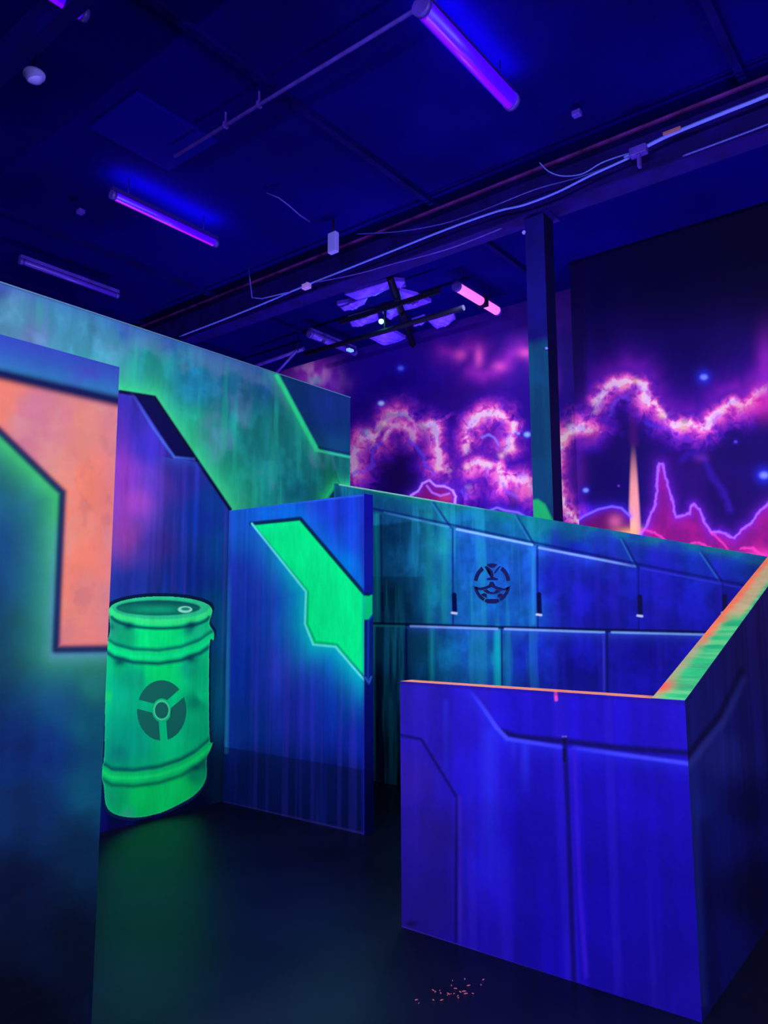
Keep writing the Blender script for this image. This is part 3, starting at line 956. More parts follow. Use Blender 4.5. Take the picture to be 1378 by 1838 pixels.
def paint_hull(k):
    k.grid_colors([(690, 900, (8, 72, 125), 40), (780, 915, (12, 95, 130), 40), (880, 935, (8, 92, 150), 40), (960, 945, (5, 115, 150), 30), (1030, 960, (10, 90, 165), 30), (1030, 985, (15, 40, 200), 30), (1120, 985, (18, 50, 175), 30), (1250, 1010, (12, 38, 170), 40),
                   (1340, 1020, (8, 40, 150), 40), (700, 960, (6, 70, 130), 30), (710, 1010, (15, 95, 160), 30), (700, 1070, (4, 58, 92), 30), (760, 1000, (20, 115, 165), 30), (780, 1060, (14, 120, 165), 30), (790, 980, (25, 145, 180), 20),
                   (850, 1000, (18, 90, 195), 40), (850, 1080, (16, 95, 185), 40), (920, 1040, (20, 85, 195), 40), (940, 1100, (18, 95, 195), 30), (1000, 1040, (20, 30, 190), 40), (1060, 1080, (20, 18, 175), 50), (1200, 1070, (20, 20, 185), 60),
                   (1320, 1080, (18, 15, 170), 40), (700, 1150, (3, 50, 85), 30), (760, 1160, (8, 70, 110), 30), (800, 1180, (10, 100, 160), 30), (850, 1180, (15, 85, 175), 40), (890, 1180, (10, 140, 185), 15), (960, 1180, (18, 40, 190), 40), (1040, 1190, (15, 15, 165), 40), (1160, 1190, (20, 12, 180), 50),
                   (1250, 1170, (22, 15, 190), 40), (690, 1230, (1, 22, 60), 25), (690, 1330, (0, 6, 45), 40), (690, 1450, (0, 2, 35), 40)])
    k.streaks(7, .12, 81, .9)
    k.mottle(9, .12, 181)
    k.mottle(5, .14, 82)
    left = 1 - smooth(930, 990, k.X)
    k.mix(left * smooth(.5, .72, fbm(k.A * 12, k.B * .9, 83, 3)) * .42, (30, 150, 195))
    k.mix(left * smooth(.55, .72, fbm(k.A * 9 + 9, k.B * 1.5, 84, 3)) * .3, (2, 50, 120))
    k.mix((1 - left) * smooth(.52, .72, fbm(k.A * 11 + 9, k.B * .6, 85, 3)) * .25, (42, 28, 215))
    k.mix((k.X > 668) * (k.X < 770) * smooth(1034, 1036, k.Y) * (1 - smooth(1112, 1120, k.Y)) * .45 * (1 - smooth(735, 775, k.X)), (0, 30, 70))  # sharp-edged shadow beside the blue wall, painted into the hull colour
    for x0, op, wd in ((676, .6, 8), (769, .5, 12), (797, .6, 12)):
        k.line([(x0, 925), (x0 + 1, 1115)], wd, (22, 150, 170), wd * 1.3, op * .8)
    k.line([(775, 1130), (775, 1230)], 7, (15, 135, 165), 9, .7)
    k.line([(893, 1130), (893, 1232)], 11, (10, 165, 195), 10, .85)
    k.line([(957, 985), (957, 1118)], 6, (40, 130, 225), 6, .7)
    # seams in the sloping cap band
    dk = (4, 8, 105)
    for a, b in (((778, 902), (808, 946)), ((928, 926), (958, 977)), ((1118, 968), (1143, 1016)), ((1260, 992), (1294, 1042))):
        k.line([a, b], 4, dk, 4, .8)
        k.line([(a[0] - 4, a[1]), (b[0] - 4, b[1])], 2, (40, 120, 210), 3, .5)
    k.line([(668, 913), (805, 941), (955, 973), (1143, 1012), (1345, 1052)], 4, dk, 4, .8)
    k.line([(690, 920), (805, 946)], 3, (60, 150, 215), 3.5, .75, fade=[.3, .8, 1])
    k.glow([(820, 951), (955, 979)], 6, (40, 90, 230), .7, side=1)
    k.line([(820, 950), (955, 978)], 3.2, (120, 175, 255), 3)
    k.glow([(966, 983), (1078, 1005)], 7, (50, 80, 240), .7, side=1)
    k.line([(966, 983), (1080, 1005), (1140, 1017)], 3.2, (125, 165, 255), 3.2, fade=[1, 1, .8, .2])
    k.line([(1150, 1020), (1345, 1058)], 2, (45, 50, 220), 3, .6)
    # upright seams with slots
    for x, y0, y1, s0, s1 in ((813, 948, 1120, 1068, 1096), (965, 980, 1124, 1067, 1099), (1146, 1018, 1128, 1071, 1101), (1298, 1048, 1132, 1070, 1096)):
        k.line([(x - 1, y0), (x, y1)], 3, (6, 14, 120), 3, .85)
        k.line([(x + 2, s0), (x + 3, s1)], 8, (3, 4, 70), 2)
        k.line([(x - 2, s1 + 4), (x + 6, s1 + 5)], 3.2, (190, 200, 255), 2.2)
    k.line([(683, 925), (686, 1118)], 3, (2, 30, 90), 3, .7)
    k.line([(685, 1065), (686, 1095)], 5, (0, 18, 60), 3, .7)
    # level seam
    k.line([(668, 1119), (900, 1126), (1100, 1131), (1345, 1137)], 5, (2, 6, 70), 3, .95)
    k.line([(670, 1123), (725, 1124)], 2.5, (10, 130, 140), 3, .8)
    for a, b in (((737, 1124), (892, 1129)), ((906, 1129), (1084, 1135)), ((1098, 1135), (1345, 1141))):
        k.glow([a, b], 6, (50, 90, 230), .6, side=1)
        k.line([a, b], 3, (120, 165, 255), 3)
    for x in (729, 900, 1089):
        k.line([(x, 1130), (x + 1, 1245)], 4 if x != 900 else 3, (4, 14, 100), 3, .9)
    k.line([(1083, 1138), (1084, 1245)], 3, (60, 60, 230), 4, .6)
    # green weathering under the top edge
    topl = [(600, 868), (1378, 1001)]
    n = smooth(.35, .65, fbm(k.X / 30, k.Y / 20, 88, 3))
    d, _ = k.dist(topl)
    k.mix(np.exp(-(d / 13) ** 2) * .65 * (0.4 + .6 * n), (5, 120, 110))
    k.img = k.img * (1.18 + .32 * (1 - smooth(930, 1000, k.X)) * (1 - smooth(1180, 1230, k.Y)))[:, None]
    k.line([(610, 869), (770, 896), (900, 918)], 3.5, (150, 230, 220), 2, fade=[1, 1, .8, .3, 0])


bot = [(hx0, HY, 0), (hx1, HY, 0), (hx1, HY + .1, 0), (hx0, HY + .1, 0)]
top = [(hx0, HY, hz0), (hx1, HY, hz1), (hx1, HY + .1, hz1), (hx0, HY + .1, hz0)]
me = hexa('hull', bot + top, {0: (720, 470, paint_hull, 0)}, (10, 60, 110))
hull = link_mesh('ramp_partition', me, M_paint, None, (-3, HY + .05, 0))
tag(hull, 'sloping blue and teal partition with painted seams and a round emblem, below the space mural', 'wall')


# round emblem on the hull wall
def on_hull(x, y):
    return Vector(at(x, y, 1, HY - .002))


EC = (883, 1047)


def ep(u, v):
    return (EC[0] + u * 33, EC[1] + v * 36)


def arc(a0, a1, r0, r1, n=12):
    aa = np.radians(np.linspace(a0, a1, n))
    return [ep(r1 * math.cos(a), -r1 * math.sin(a)) for a in aa] + [ep(r0 * math.cos(a), -r0 * math.sin(a)) for a in aa[::-1]]


em = [arc(8, 56, .80, 1.0), arc(124, 172, .80, 1.0), arc(-62, -12, .84, 1.0), arc(192, 242, .84, 1.0),
      [ep(*p) for p in ((-.30, -.95), (0, -1.0), (.30, -.95), (.14, -.80), (0, -.77), (-.14, -.80))],
      [ep(*p) for p in ((-.34, .78), (.34, .78), (.42, .90), (.22, 1.0), (-.22, 1.0), (-.42, .90))],
      [ep(*p) for p in ((-.42, -.84), (-.28, -.86), (.02, -.62), (.08, -.40), (.04, -.30), (-.08, -.30), (-.08, -.52))],
      [ep(*p) for p in ((.50, -.88), (.34, -.82), (.16, -.62), (.10, -.46), (.22, -.56), (.36, -.72))],
      [ep(*p) for p in ((-.04, -.32), (.06, -.32), (.34, -.22), (.30, -.16), (-.28, -.16), (-.30, -.24))],
      [ep(*p) for p in ((-.10, -.08), (.06, -.08), (.10, .10), (.36, .18), (.66, .26), (1.04, .10), (.80, .34), (.50, .36), (.26, .30), (-.02, .18), (-.26, .26), (-.50, .34), (-.80, .32), (-1.06, .12), (-.66, .22), (-.36, .16), (-.14, .08))],
      [ep(*p) for p in ((-.50, .36), (-.26, .30), (-.12, .42), (.10, .44), (.24, .32), (.48, .38), (.26, .50), (0, .54), (-.26, .50))],
      [ep(*p) for p in ((-.44, .48), (-.30, .54), (-.30, .72), (-.50, .64), (-.62, .56))],
      [ep(*p) for p in ((.44, .50), (.32, .54), (.30, .72), (.50, .66), (.62, .56))]]
extruded('emblem', em, on_hull, (0, -0.0015, 0), principled('navy_stencil', tuple(lin(3, 4, 100) / PAINT_E), .6), hull)
hull.children[-1]['label'] = 'round navy stencilled emblem with curved blades'

# ============================================================ chest high barrier, front and side
BFX0, BFX1, BFY, BFZ = -2.372, -0.967, 3.12, 1.174
SLOPE = 0.305
BT = 0.13


def paint_bfront(k):
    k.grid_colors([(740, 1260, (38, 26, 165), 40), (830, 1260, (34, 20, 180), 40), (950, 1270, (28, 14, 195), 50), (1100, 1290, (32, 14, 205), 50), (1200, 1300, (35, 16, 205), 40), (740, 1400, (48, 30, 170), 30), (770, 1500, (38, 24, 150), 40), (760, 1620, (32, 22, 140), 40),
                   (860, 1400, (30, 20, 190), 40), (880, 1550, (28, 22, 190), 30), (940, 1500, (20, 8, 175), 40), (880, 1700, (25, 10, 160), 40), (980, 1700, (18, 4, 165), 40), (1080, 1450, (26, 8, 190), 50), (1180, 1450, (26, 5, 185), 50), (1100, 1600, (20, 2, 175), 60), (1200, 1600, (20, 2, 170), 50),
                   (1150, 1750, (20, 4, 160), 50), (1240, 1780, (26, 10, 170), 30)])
    k.streaks(9, .16, 91, .3)
    k.streaks(14, .28, 92, .3, .52, .78, (50, 35, 210))
    k.mottle(4, .07, 93)
    for x, w_, op, y0, y1 in ((878, 22, .55, 1320, 1620), (942, 12, .8, 1335, 1430), (922, 9, .5, 1330, 1380), (800, 8, .35, 1260, 1400)):
        k.line([(x, y0), (x, y1)], w_, (48, 62, 240), w_ * 1.2, op, fade=[1, .7, .3, 0])
    dk = (9, 2, 92)
    k.line([(716, 1319), (756, 1327), (820, 1432), (818, 1690)], 5, dk, 4, .85)
    k.line([(824, 1432), (826, 1700)], 6, (62, 42, 190), 7, .6, fade=[.8, .5, 1, .5])
    k.line([(900, 1312), (925, 1322), (1010, 1330), (1110, 1342), (1240, 1352)], 10, dk, 9, .95)
    br = [(848, 1244), (868, 1272), (890, 1305), (910, 1326), (1008, 1341)]
    k.glow(br, 12, (38, 48, 235), .7, side=1)
    k.line(br, 6, (70, 88, 255), 5, fade=[.1, .6, 1, .9, .7])
    br = [(1030, 1342), (1120, 1355), (1240, 1371)]
    k.glow(br, 12, (38, 48, 235), .7, side=1)
    k.line(br, 6, (72, 90, 255), 6, fade=[.3, .95, 1])
    k.line([(1013, 1325), (1019, 1450), (1030, 1765)], 9, (10, 2, 98), 7, .9)
    k.line([(1030, 1345), (1040, 1600), (1052, 1752)], 6, (55, 25, 205), 8, .75)
    for y0, y1 in ((1328, 1333), (1345, 1350), (1352, 1358), (1361, 1366)):
        k.line([(1012, y0), (1013, y1)], 4, (5, 5, 40), 1.5, .9)
    k.line([(1009, 1322), (1016, 1322)], 2, (130, 120, 230), 2, .7)
    k.img = k.img * np.array([.8, .55, 1.0])
    k.line([(997, 1244), (998, 1256)], 5, (235, 70, 190), 3, .9)
    k.line([(718, 1664), (1116, 1794), (1262, 1842)], 4, (70, 45, 190), 3, .6)
    k.blob(738, 1658, 10, 5, (10, 5, 50), .8)
    k.line([(718, 1226), (1229, 1262)], 3, (25, 10, 120), 4, .6)


def paint_bside(k):
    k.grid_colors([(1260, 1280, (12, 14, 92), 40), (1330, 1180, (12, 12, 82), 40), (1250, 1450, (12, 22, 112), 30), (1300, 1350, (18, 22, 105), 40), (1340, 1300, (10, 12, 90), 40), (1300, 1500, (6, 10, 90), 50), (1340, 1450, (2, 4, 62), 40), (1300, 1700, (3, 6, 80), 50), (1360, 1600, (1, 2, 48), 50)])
    k.streaks(7, .2, 95, .3)
    ln = [(1230, 1362), (1262, 1320), (1292, 1284), (1330, 1205)]
    k.line(ln, 12, (5, 4, 55), 9, .9)
    k.line([(x + 5, y + 14) for x, y in ln], 11, (32, 38, 128), 10, .85, fade=[1, .9, .7, .4])
    k.line([(1240, 1380), (1247, 1500), (1262, 1800)], 14, (18, 30, 115), 12, .5)


def top_paint(along):
    def f(k):
        if along == 'side':
            s = (k.P[:, 1] - BFY)            # along
            a = (BFX1 - k.P[:, 0]) / BT       # 0 outer, 1 inner
            k.fill((45, 190, 125))
            n = fbm(k.P[:, 0] * 4, k.P[:, 1] * 30, 200, 4)
            k.mix(smooth(.4, .62, n) * .55, (120, 205, 140))
            k.mix(smooth(.52, .7, fbm(k.P[:, 0] * 5 + 4, k.P[:, 1] * 22, 203, 4)) * .6, (20, 160, 115))
            w_ = smooth(.55, 1.0, a + .25 * (n - .5) + .12 * s)
            k.mix(w_ * .75, (190, 160, 130))
            far = smooth(.95, 1.15, s)
            k.mix(far * smooth(.0, .3, a) * .85, (205, 170, 135))
            k.mix(smooth(.55, .8, s) * smooth(.55, .9, a + .3 * (n - .5)) * .9, (250, 118, 85))
            k.mix(np.exp(-((s - 1.0) / .05) ** 2) * smooth(.3, .8, a) * .6, (235, 120, 90))
            k.mix(np.exp(-(((s - .12) / .06) ** 2 + ((a - .95) / .3) ** 2)) * .95, (245, 95, 80))
        else:
            k.fill((252, 150, 122))
            n = fbm(k.P[:, 0] * 5, k.P[:, 1] * 30, 210, 4)
            k.mix(smooth(.4, .65, n) * .6, (250, 178, 150))
            k.mix(smooth(.55, .8, fbm(k.P[:, 0] * 9, k.P[:, 1] * 9, 213, 3)) * .6, (245, 110, 95))
            k.mix(smooth(-1.12, -1.06, k.P[:, 0]) * .9, (60, 195, 130))
    return f


barrier = empty('corner_barrier', ((BFX0 + BFX1) / 2, BFY + .05, 0))
tag(barrier, 'chest high deep blue corner barrier with orange and green painted top edges', 'barrier')
FT = 0.095
me = hexa('bf', slab(BFX0, BFX1, BFY, BFY + FT, 0, BFZ), {0: (350, 300, paint_bfront, 0), 1: (20, 260, paint_bside, 1), 'top': (200, 16, top_paint('front'), 0)}, (22, 12, 150))
link_mesh('front_panel', me, M_paint, barrier)
y1 = HY - .004
zs = lambda y: BFZ + SLOPE * (y - BFY)
ya = BFY + FT
bot = [(BFX1 - BT, ya, 0), (BFX1, ya, 0), (BFX1, y1, 0), (BFX1 - BT, y1, 0)]
topc = [(BFX1 - BT, ya, zs(ya)), (BFX1, ya, zs(ya)), (BFX1, y1, zs(y1)), (BFX1 - BT, y1, zs(y1))]
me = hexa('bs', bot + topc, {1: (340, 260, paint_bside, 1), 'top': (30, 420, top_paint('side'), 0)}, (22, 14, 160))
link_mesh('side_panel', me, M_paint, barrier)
# small wedge so that the sloping top edge starts at the corner
bot = [(BFX1 - BT, BFY, BFZ), (BFX1, BFY, BFZ), (BFX1, ya, BFZ), (BFX1 - BT, ya, BFZ)]
topc = [(BFX1 - BT, BFY, BFZ + .001), (BFX1, BFY, BFZ + .001), (BFX1, ya, zs(ya)), (BFX1 - BT, ya, zs(ya))]
me = hexa('bc', bot + topc, {'top': (24, 20, top_paint('side'), 0), 1: (8, 4, (12, 12, 80), 1)}, (30, 20, 150))
link_mesh('corner_wedge', me, M_paint, barrier)

# ============================================================ steel column
CX0, CX1 = -3.075, -2.885
CY = 6.0


def paint_col(k):
    k.fill((12, 6, 122))
    k.mix(smooth(3.98, 3.86, k.B), (6, 62, 118))
    k.mottle(3, .12, 97)
    k.mix(smooth(.5, .7, fbm(k.P[:, 0] * 12 + k.P[:, 1] * 12, k.B * .8, 98, 3)) * .35 * smooth(3.98, 3.86, k.B), (10, 80, 130))
    k.mix(k.inside([(940, 900), (965, 896), (978, 905), (995, 940), (940, 940)], 6) * .95, (30, 190, 120))


def paint_col_side(k):
    k.fill((4, 2, 60))
    k.mottle(3, .1, 99)


me = hexa('col', slab(CX0, CX1, CY, CY + .19, 0, 5.14), {0: (24, 500, paint_col, 0), 1: (4, 60, paint_col_side, 1)}, (6, 4, 80))
column = link_mesh('steel_column', me, M_paint, None, ((CX0 + CX1) / 2, CY + .095, 0))
tag(column, 'square steel column with teal lower half and blue top, standing before the space mural', 'column')
def _colbits(bm):
    bm_box(bm, CX0 - .05, CX1 + .05, CY - .05, CY + .24, 5.125, 5.145)
from_bm('cap_plate', _colbits, M_beam, column)
from_bm('bolt', lambda bm: bm_tube(bm, [(CX0 - .012, CY - .006, 5.0), (CX0 - .012, CY + .012, 5.0)], .018, 8), M_white, column)
from_bm('bolt', lambda bm: bm_tube(bm, [(CX1 - .01, CY - .012, 3.84), (CX1 - .01, CY + .004, 3.84)], .012, 8), M_white, column)

# ============================================================ overhead steel
def ibeam(bm, x0, x1, yc, z0, z1, wd=.16, tf=.02, tw=.012):
    bm_box(bm, x0, x1, yc - wd / 2, yc + wd / 2, z0, z0 + tf)
    bm_box(bm, x0, x1, yc - wd / 2, yc + wd / 2, z1 - tf, z1)
    bm_box(bm, x0, x1, yc - tw / 2, yc + tw / 2, z0 + tf, z1 - tf)


GZ0, GZ1 = 5.147, 5.56
girder = from_bm('steel_girder', lambda bm: ibeam(bm, MX0 + .01, MX1 - .01, CY + .09, GZ0, GZ1, .22), M_beam, None, (-3, CY + .09, GZ0))
tag(girder, 'long dark violet steel girder resting on the teal column, crossing the whole room', 'beam')
M_edge = principled('flange_edge_lit_magenta', (.07, .008, .13), .5, .2, noise=.7, scale=5)  # pinkish light along the flange edge, put into its colour
from_bm('upper_flange_edge', lambda bm: bm_box(bm, MX0 + .02, MX1 - .02, CY - .045, CY - .021, GZ1 - .028, GZ1 - .002), M_edge, girder)

# purlins under the roof deck, running across the girder
prow = 'roof purlins crossing above the girder'
proto = None
for i, x in enumerate((-9.1, -7.55, -4.05, -1.15, .55, 2.1)):
    if proto is None:
        proto = from_bm('roof_purlin', lambda bm: bm_box(bm, -.03, .03, -4.15, MYL - .9, 0, .05), M_joist)
        o = proto
        tag(o, 'thin dark blue roof purlin fixed under the ceiling', 'purlin', prow)
    else:
        o = proto.copy()
        COL.objects.link(o)
    o.location = (x, 0, CZ - .054)
for i, y in enumerate((-2.4, .2, 2.2)):
    o = from_bm('roof_joist', lambda bm: bm_box(bm, MX0 + .02, MX1 - .02, y - .05, y + .05, CZ - .30, CZ - .056), M_joist, None, (-3, y, CZ - .3))
    tag(o, 'dark blue roof joist running across the ceiling ahead of the girder', 'joist', 'roof joists near the viewer')

# conduit across the ceiling
p0, p1 = at(325, 272, 2, 5.50), at(742, 22, 2, 5.50)
yc = float((p0[1] + p1[1]) / 2)
cond = from_bm('conduit_pipe', lambda bm: bm_tube(bm, [(p0[0] - .1, yc, 5.50), (p1[0], yc, 5.50), (MX1 - .05, yc, 5.50)], .016, 10), M_pipe, None, (-4, yc, 5.50))
tag(cond, 'thin violet conduit pipe running straight to the large violet tube light', 'pipe')
for x in (float(at(465, 180, 1, yc)[0]), -4.6, -1.6):
    from_bm('pipe_hanger', lambda bm: (bm_box(bm, x - .012, x + .012, yc - .022, yc + .022, 5.48, 5.525), bm_box(bm, x - .006, x + .006, yc - .006, yc + .006, 5.52, CZ)), M_pipe, cond)

# sagging cables under the girder
def cable(name, label, pts, r, mat, group=None):
    """pts: (drawing x, drawing y) on the plane just in front of the girder."""
    P = [Vector(at(x, y, 1, CY - .10)) for x, y in pts]
    out = []
    for i in range(len(P) - 1):
        a, b = P[i], P[i + 1]
        p_, n_ = P[max(i - 1, 0)], P[min(i + 2, len(P) - 1)]
        for s in range(6):
            t = s / 6
            t2, t3 = t * t, t * t * t
            out.append(0.5 * ((2 * a) + (b - p_) * t + (2 * p_ - 5 * a + 4 * b - n_) * t2 + (3 * a - p_ - 3 * b + n_) * t3))
    out.append(P[-1])
    o = from_bm(name, lambda bm: bm_tube(bm, out, r, 8), mat, None, out[len(out) // 2])
    return tag(o, label, 'cable', group)


cable('ceiling_cable', 'pale blue cable strung the whole length below the girder', [(322, 604), (400, 574), (470, 546), (540, 516), (620, 484), (700, 452), (800, 412), (890, 380), (940, 368), (1000, 345), (1060, 315), (1130, 283)], .010, M_cable)
cable('ceiling_cable', 'bright blue conduit end reaching up to the right edge from the junction box', [(1120, 283), (1150, 268), (1200, 243), (1290, 206), (1385, 168), (1560, 92), (1760, 8)], .016, M_cable)
cable('ceiling_cable', 'thin cable looping down beside the column top', [(968, 292), (985, 308), (1010, 316), (1045, 312), (1080, 292), (1120, 278), (1140, 272)], .006, M_cable)
cable('ceiling_cable', 'dim cable hanging just below the bright one left of the column', [(560, 508), (640, 492), (700, 475), (800, 448), (900, 410)], .006, M_pipe)
cable('ceiling_cable', 'slack dim cable between the girder and the bright cable', [(640, 420), (720, 415), (800, 400), (870, 376), (960, 340), (1040, 318), (1120, 288)], .006, M_cable_dim)
cable('ceiling_cable', 'lower blue cable at the far right below the girder', [(1225, 280), (1290, 256), (1385, 220), (1560, 148), (1760, 64)], .008, M_cable_dim)
# separate drooping cable in the left ceiling
P = [Vector(at(x, y, 2, z)) for x, y, z in ((478, 346, 5.58), (500, 355, 5.5), (520, 370, 5.45), (538, 386, 5.43), (556, 398, 5.42))]
tag(from_bm('ceiling_cable', lambda bm: bm_tube(bm, P, .007, 8), M_pipe, None, P[2]), 'short drooping cable left of the white ceiling box', 'cable')
P = [Vector(at(x, y, 2, z)) for x, y, z in ((446, 478, 5.5), (448, 500, 5.3), (452, 534, 5.18), (470, 536, 5.17), (520, 524, 5.17))]
tag(from_bm('ceiling_cable', lambda bm: bm_tube(bm, P, .008, 8), M_cable_dim, None, P[2]), 'dim cable dropping down to the pale cable left of the roof opening', 'cable')

# junction box on the cable
jb = empty('junction_box', tuple(at(1146, 272, 1, CY - .12)))
tag(jb, 'small violet junction box where the bright cables meet right of the column', 'box')
c = at(1146, 272, 1, CY - .12)
from_bm('box_body', lambda bm: bm_box(bm, c[0] - .07, c[0] + .07, c[1] - .04, c[1] + .03, c[2] - .035, c[2] + .035), M_pipe, jb, None, .006)
from_bm('box_strap', lambda bm: bm_box(bm, c[0] - .012, c[0] + .012, c[1] - .02, c[1] + .02, c[2] + .03, GZ0 + .0), M_pipe, jb)
c2 = at(550, 514, 1, CY - .12)
jb2 = empty('cable_clamp', tuple(c2))
tag(jb2, 'small pinkish cable clamp on the pale cable left of the roof opening', 'clamp')
from_bm('clamp_body', lambda bm: bm_box(bm, c2[0] - .05, c2[0] + .05, c2[1] - .03, c2[1] + .03, c2[2] - .03, c2[2] + .03), principled('pink_clamp', (.45, .25, .6), .5), jb2, None, .006)
from_bm('clamp_screw', lambda bm: bm_tube(bm, [(c2[0], c2[1], c2[2] + .03), (c2[0], c2[1], c2[2] + .05)], .01, 8), M_white, jb2)
c3 = at(1206, 236, 1, CY - .12)
jb3 = empty('pipe_clamp', tuple(c3))
tag(jb3, 'tiny brown pipe clamp on the bright conduit right of the junction box', 'clamp')
from_bm('clamp_body', lambda bm: bm_box(bm, c3[0] - .07, c3[0] + .07, c3[1] - .02, c3[1] + .02, c3[2] - .012, c3[2] + .012), principled('brown_clamp', (.25, .08, .12), .5), jb3, None, .004)

# white ceiling box (emergency light / access point) and the round detector
e0 = at(598, 436, 2, 5.36)
wb = empty('ceiling_box', tuple(e0))
tag(wb, 'pale rectangular box hanging from the ceiling above the roof opening', 'box')
from_bm('box_body', lambda bm: bm_box(bm, e0[0] - .055, e0[0] + .055, e0[1] - .03, e0[1] + .03, e0[2] - .11, e0[2] + .11), M_white, wb, None, .008)
from_bm('stem', lambda bm: bm_tube(bm, [(e0[0], e0[1], e0[2] + .11), (e0[0], e0[1], CZ)], .012, 8), M_dark, wb)
d0 = at(61, 137, 2, 5.4)
dt = empty('smoke_detector', tuple(d0))
tag(dt, 'round white smoke detector hanging in the upper left corner', 'detector')


def dome(bm):
    n, prof = 28, [(0.0, -.045), (.03, -.043), (.055, -.03), (.062, -.005), (.075, .0), (.078, .02), (.07, .03), (0, .03)]
    rings = []
    for r_, z_ in prof:
        rings.append([bm.verts.new((d0[0] + max(r_, 1e-4) * math.cos(2 * math.pi * k / n), d0[1] + max(r_, 1e-4) * math.sin(2 * math.pi * k / n), d0[2] + z_)) for k in range(n)])
    for i in range(len(rings) - 1):
        for k in range(n):
            bm.faces.new((rings[i][k], rings[i][(k + 1) % n], rings[i + 1][(k + 1) % n], rings[i + 1][k])).smooth = True
    bmesh.ops.remove_doubles(bm, verts=bm.verts, dist=1e-3)


from_bm('detector_body', dome, M_white, dt)
from_bm('mounting_stem', lambda bm: bm_tube(bm, [(d0[0], d0[1], d0[2] + .028), (d0[0], d0[1], CZ)], .014, 10), M_joist, dt)

# ============================================================ tube lights
M_tube_v = emitter('blacklight_tube_blue_violet', (0.055, 0.0, 1.0), 1.0)
M_core_v = emitter('blacklight_tube_core_violet', (0.19, 0.0, 1.0), 1.05)
M_core_m = emitter('blacklight_tube_core_magenta', (0.42, 0.005, 0.85), 1.0)
M_tube_pink = emitter('tube_pink', (1.0, 0.16, 0.95), 1.25)
M_tube_dim = principled('unlit_tube', (.07, .02, .42), .4, .4)
M_cyan = emitter('cyan_indicator', (.25, .5, 1.0), 1.0)


def area(name, loc, sx, sy, watts, color, up, parent):
    l = bpy.data.lights.new(name, 'AREA')
    l.shape = 'RECTANGLE'
    l.size, l.size_y = sx, sy
    l.energy = watts
    l.color = color
    o = bpy.data.objects.new(name, l)
    COL.objects.link(o)
    o.parent = parent
    pl = parent.location
    o.location = Vector(loc) - pl
    if up:
        o.rotation_euler = (math.pi, 0, 0)
    o.visible_camera = False
    return o


def tube_light(x, ya, yb, z, label, tube=None, core=None, watts=LAMP_WATTS, halo=HALO_WATTS, r=.036, gap=None, group=None, color=LAMP_COLOR, corex=0.0):
    tube = tube or M_tube_v
    core = core or M_core_v
    yc_ = (ya + yb) / 2
    t = empty('tube_light', (x, yc_, z))
    tag(t, label, 'light', group)
    from_bm('housing', lambda bm: bm_box(bm, x - .03, x + .03, ya - .02, yb + .02, z + r + .002, z + r + .04), M_housing if tube is not M_tube_dim else M_pipe, t, None, .004)
    if gap:
        from_bm('tube', lambda bm: bm_tube(bm, [(x, ya, z), (x, gap[0], z)], r, 16), tube, t)
        from_bm('tube', lambda bm: bm_tube(bm, [(x, gap[1], z), (x, yb, z)], r, 16), tube, t)
        from_bm('guard_strap', lambda bm: bm_box(bm, x - r - .01, x + r + .01, gap[0], gap[1], z - r - .006, z + r + .004), M_dark, t)
    else:
        from_bm('tube', lambda bm: bm_tube(bm, [(x, ya, z), (x, yb, z)], r, 20), tube, t)
        if core is not tube:
            from_bm('bright_core', lambda bm: bm_tube(bm, [(x + corex, ya + .03, z - r * .8), (x + corex, yb - .03, z - r * .8)], r * .42, 12), core, t)
    for y_ in (ya, yb):
        from_bm('end_cap', lambda bm: bm_tube(bm, [(x, y_ - .02, z), (x, y_ + .02, z)], r + .006, 16), M_pipe, t)
    for y_ in (ya + .16, yb - .16):
        from_bm('hanger', lambda bm: bm_tube(bm, [(x, y_, z + r + .03), (x, y_, CZ)], .004, 6), M_dark, t)
    if watts:
        area('lamp', (x, yc_, z - r - .03), .08, yb - ya, watts, color, False, t)
    if halo:
        area('lamp_uplight', (x, yc_, z + r + .045), .05, yb - ya, halo, HALO_COLOR, True, t)
    return t


LZ = 5.38
a_, b_ = at(203, 350, 2, LZ), at(386, 437, 2, LZ)
tube_light(float(a_[0]) * .5 + float(b_[0]) * .5, float(a_[1]), float(b_[1]), LZ, 'violet tube light with magenta core, left of the ceiling centre', core=M_core_m)
a_, b_ = at(757, 12, 2, LZ), at(917, 182, 2, LZ)
tube_light(float(a_[0]) * .5 + float(b_[0]) * .5, float(a_[1]), float(b_[1]), LZ, 'largest bright violet tube light, above the steel column', r=.062)
b_ = at(150, 26, 2, LZ)
tube_light(float(b_[0]), float(b_[1]) - 1.2, float(b_[1]), LZ, 'violet tube light cut off by the upper left corner', r=.042)
a_, b_ = at(35, 471, 2, LZ), at(213, 529, 2, LZ)
tube_light(float(a_[0]) * .5 + float(b_[0]) * .5, float(a_[1]), float(b_[1]), LZ, 'dim unlit violet tube light above the left end of the teal wall', tube=M_tube_dim, core=M_tube_dim, watts=0, halo=0, r=.03)
a_, b_ = at(821, 514, 2, LZ), at(891, 559, 2, LZ)
g0, g1 = at(861, 541, 2, LZ), at(866, 545, 2, LZ)
tube_light(float(a_[0]) * .5 + float(b_[0]) * .5, float(a_[1]), float(b_[1]), LZ, 'pink tube light split by a dark strap, beside the mural', tube=M_tube_pink, core=M_tube_pink, watts=LAMP_WATTS * .35, halo=0, r=.055, gap=(float(g0[1]), float(g1[1])))
a_, b_ = at(556, 600, 2, LZ), at(636, 632, 2, LZ)
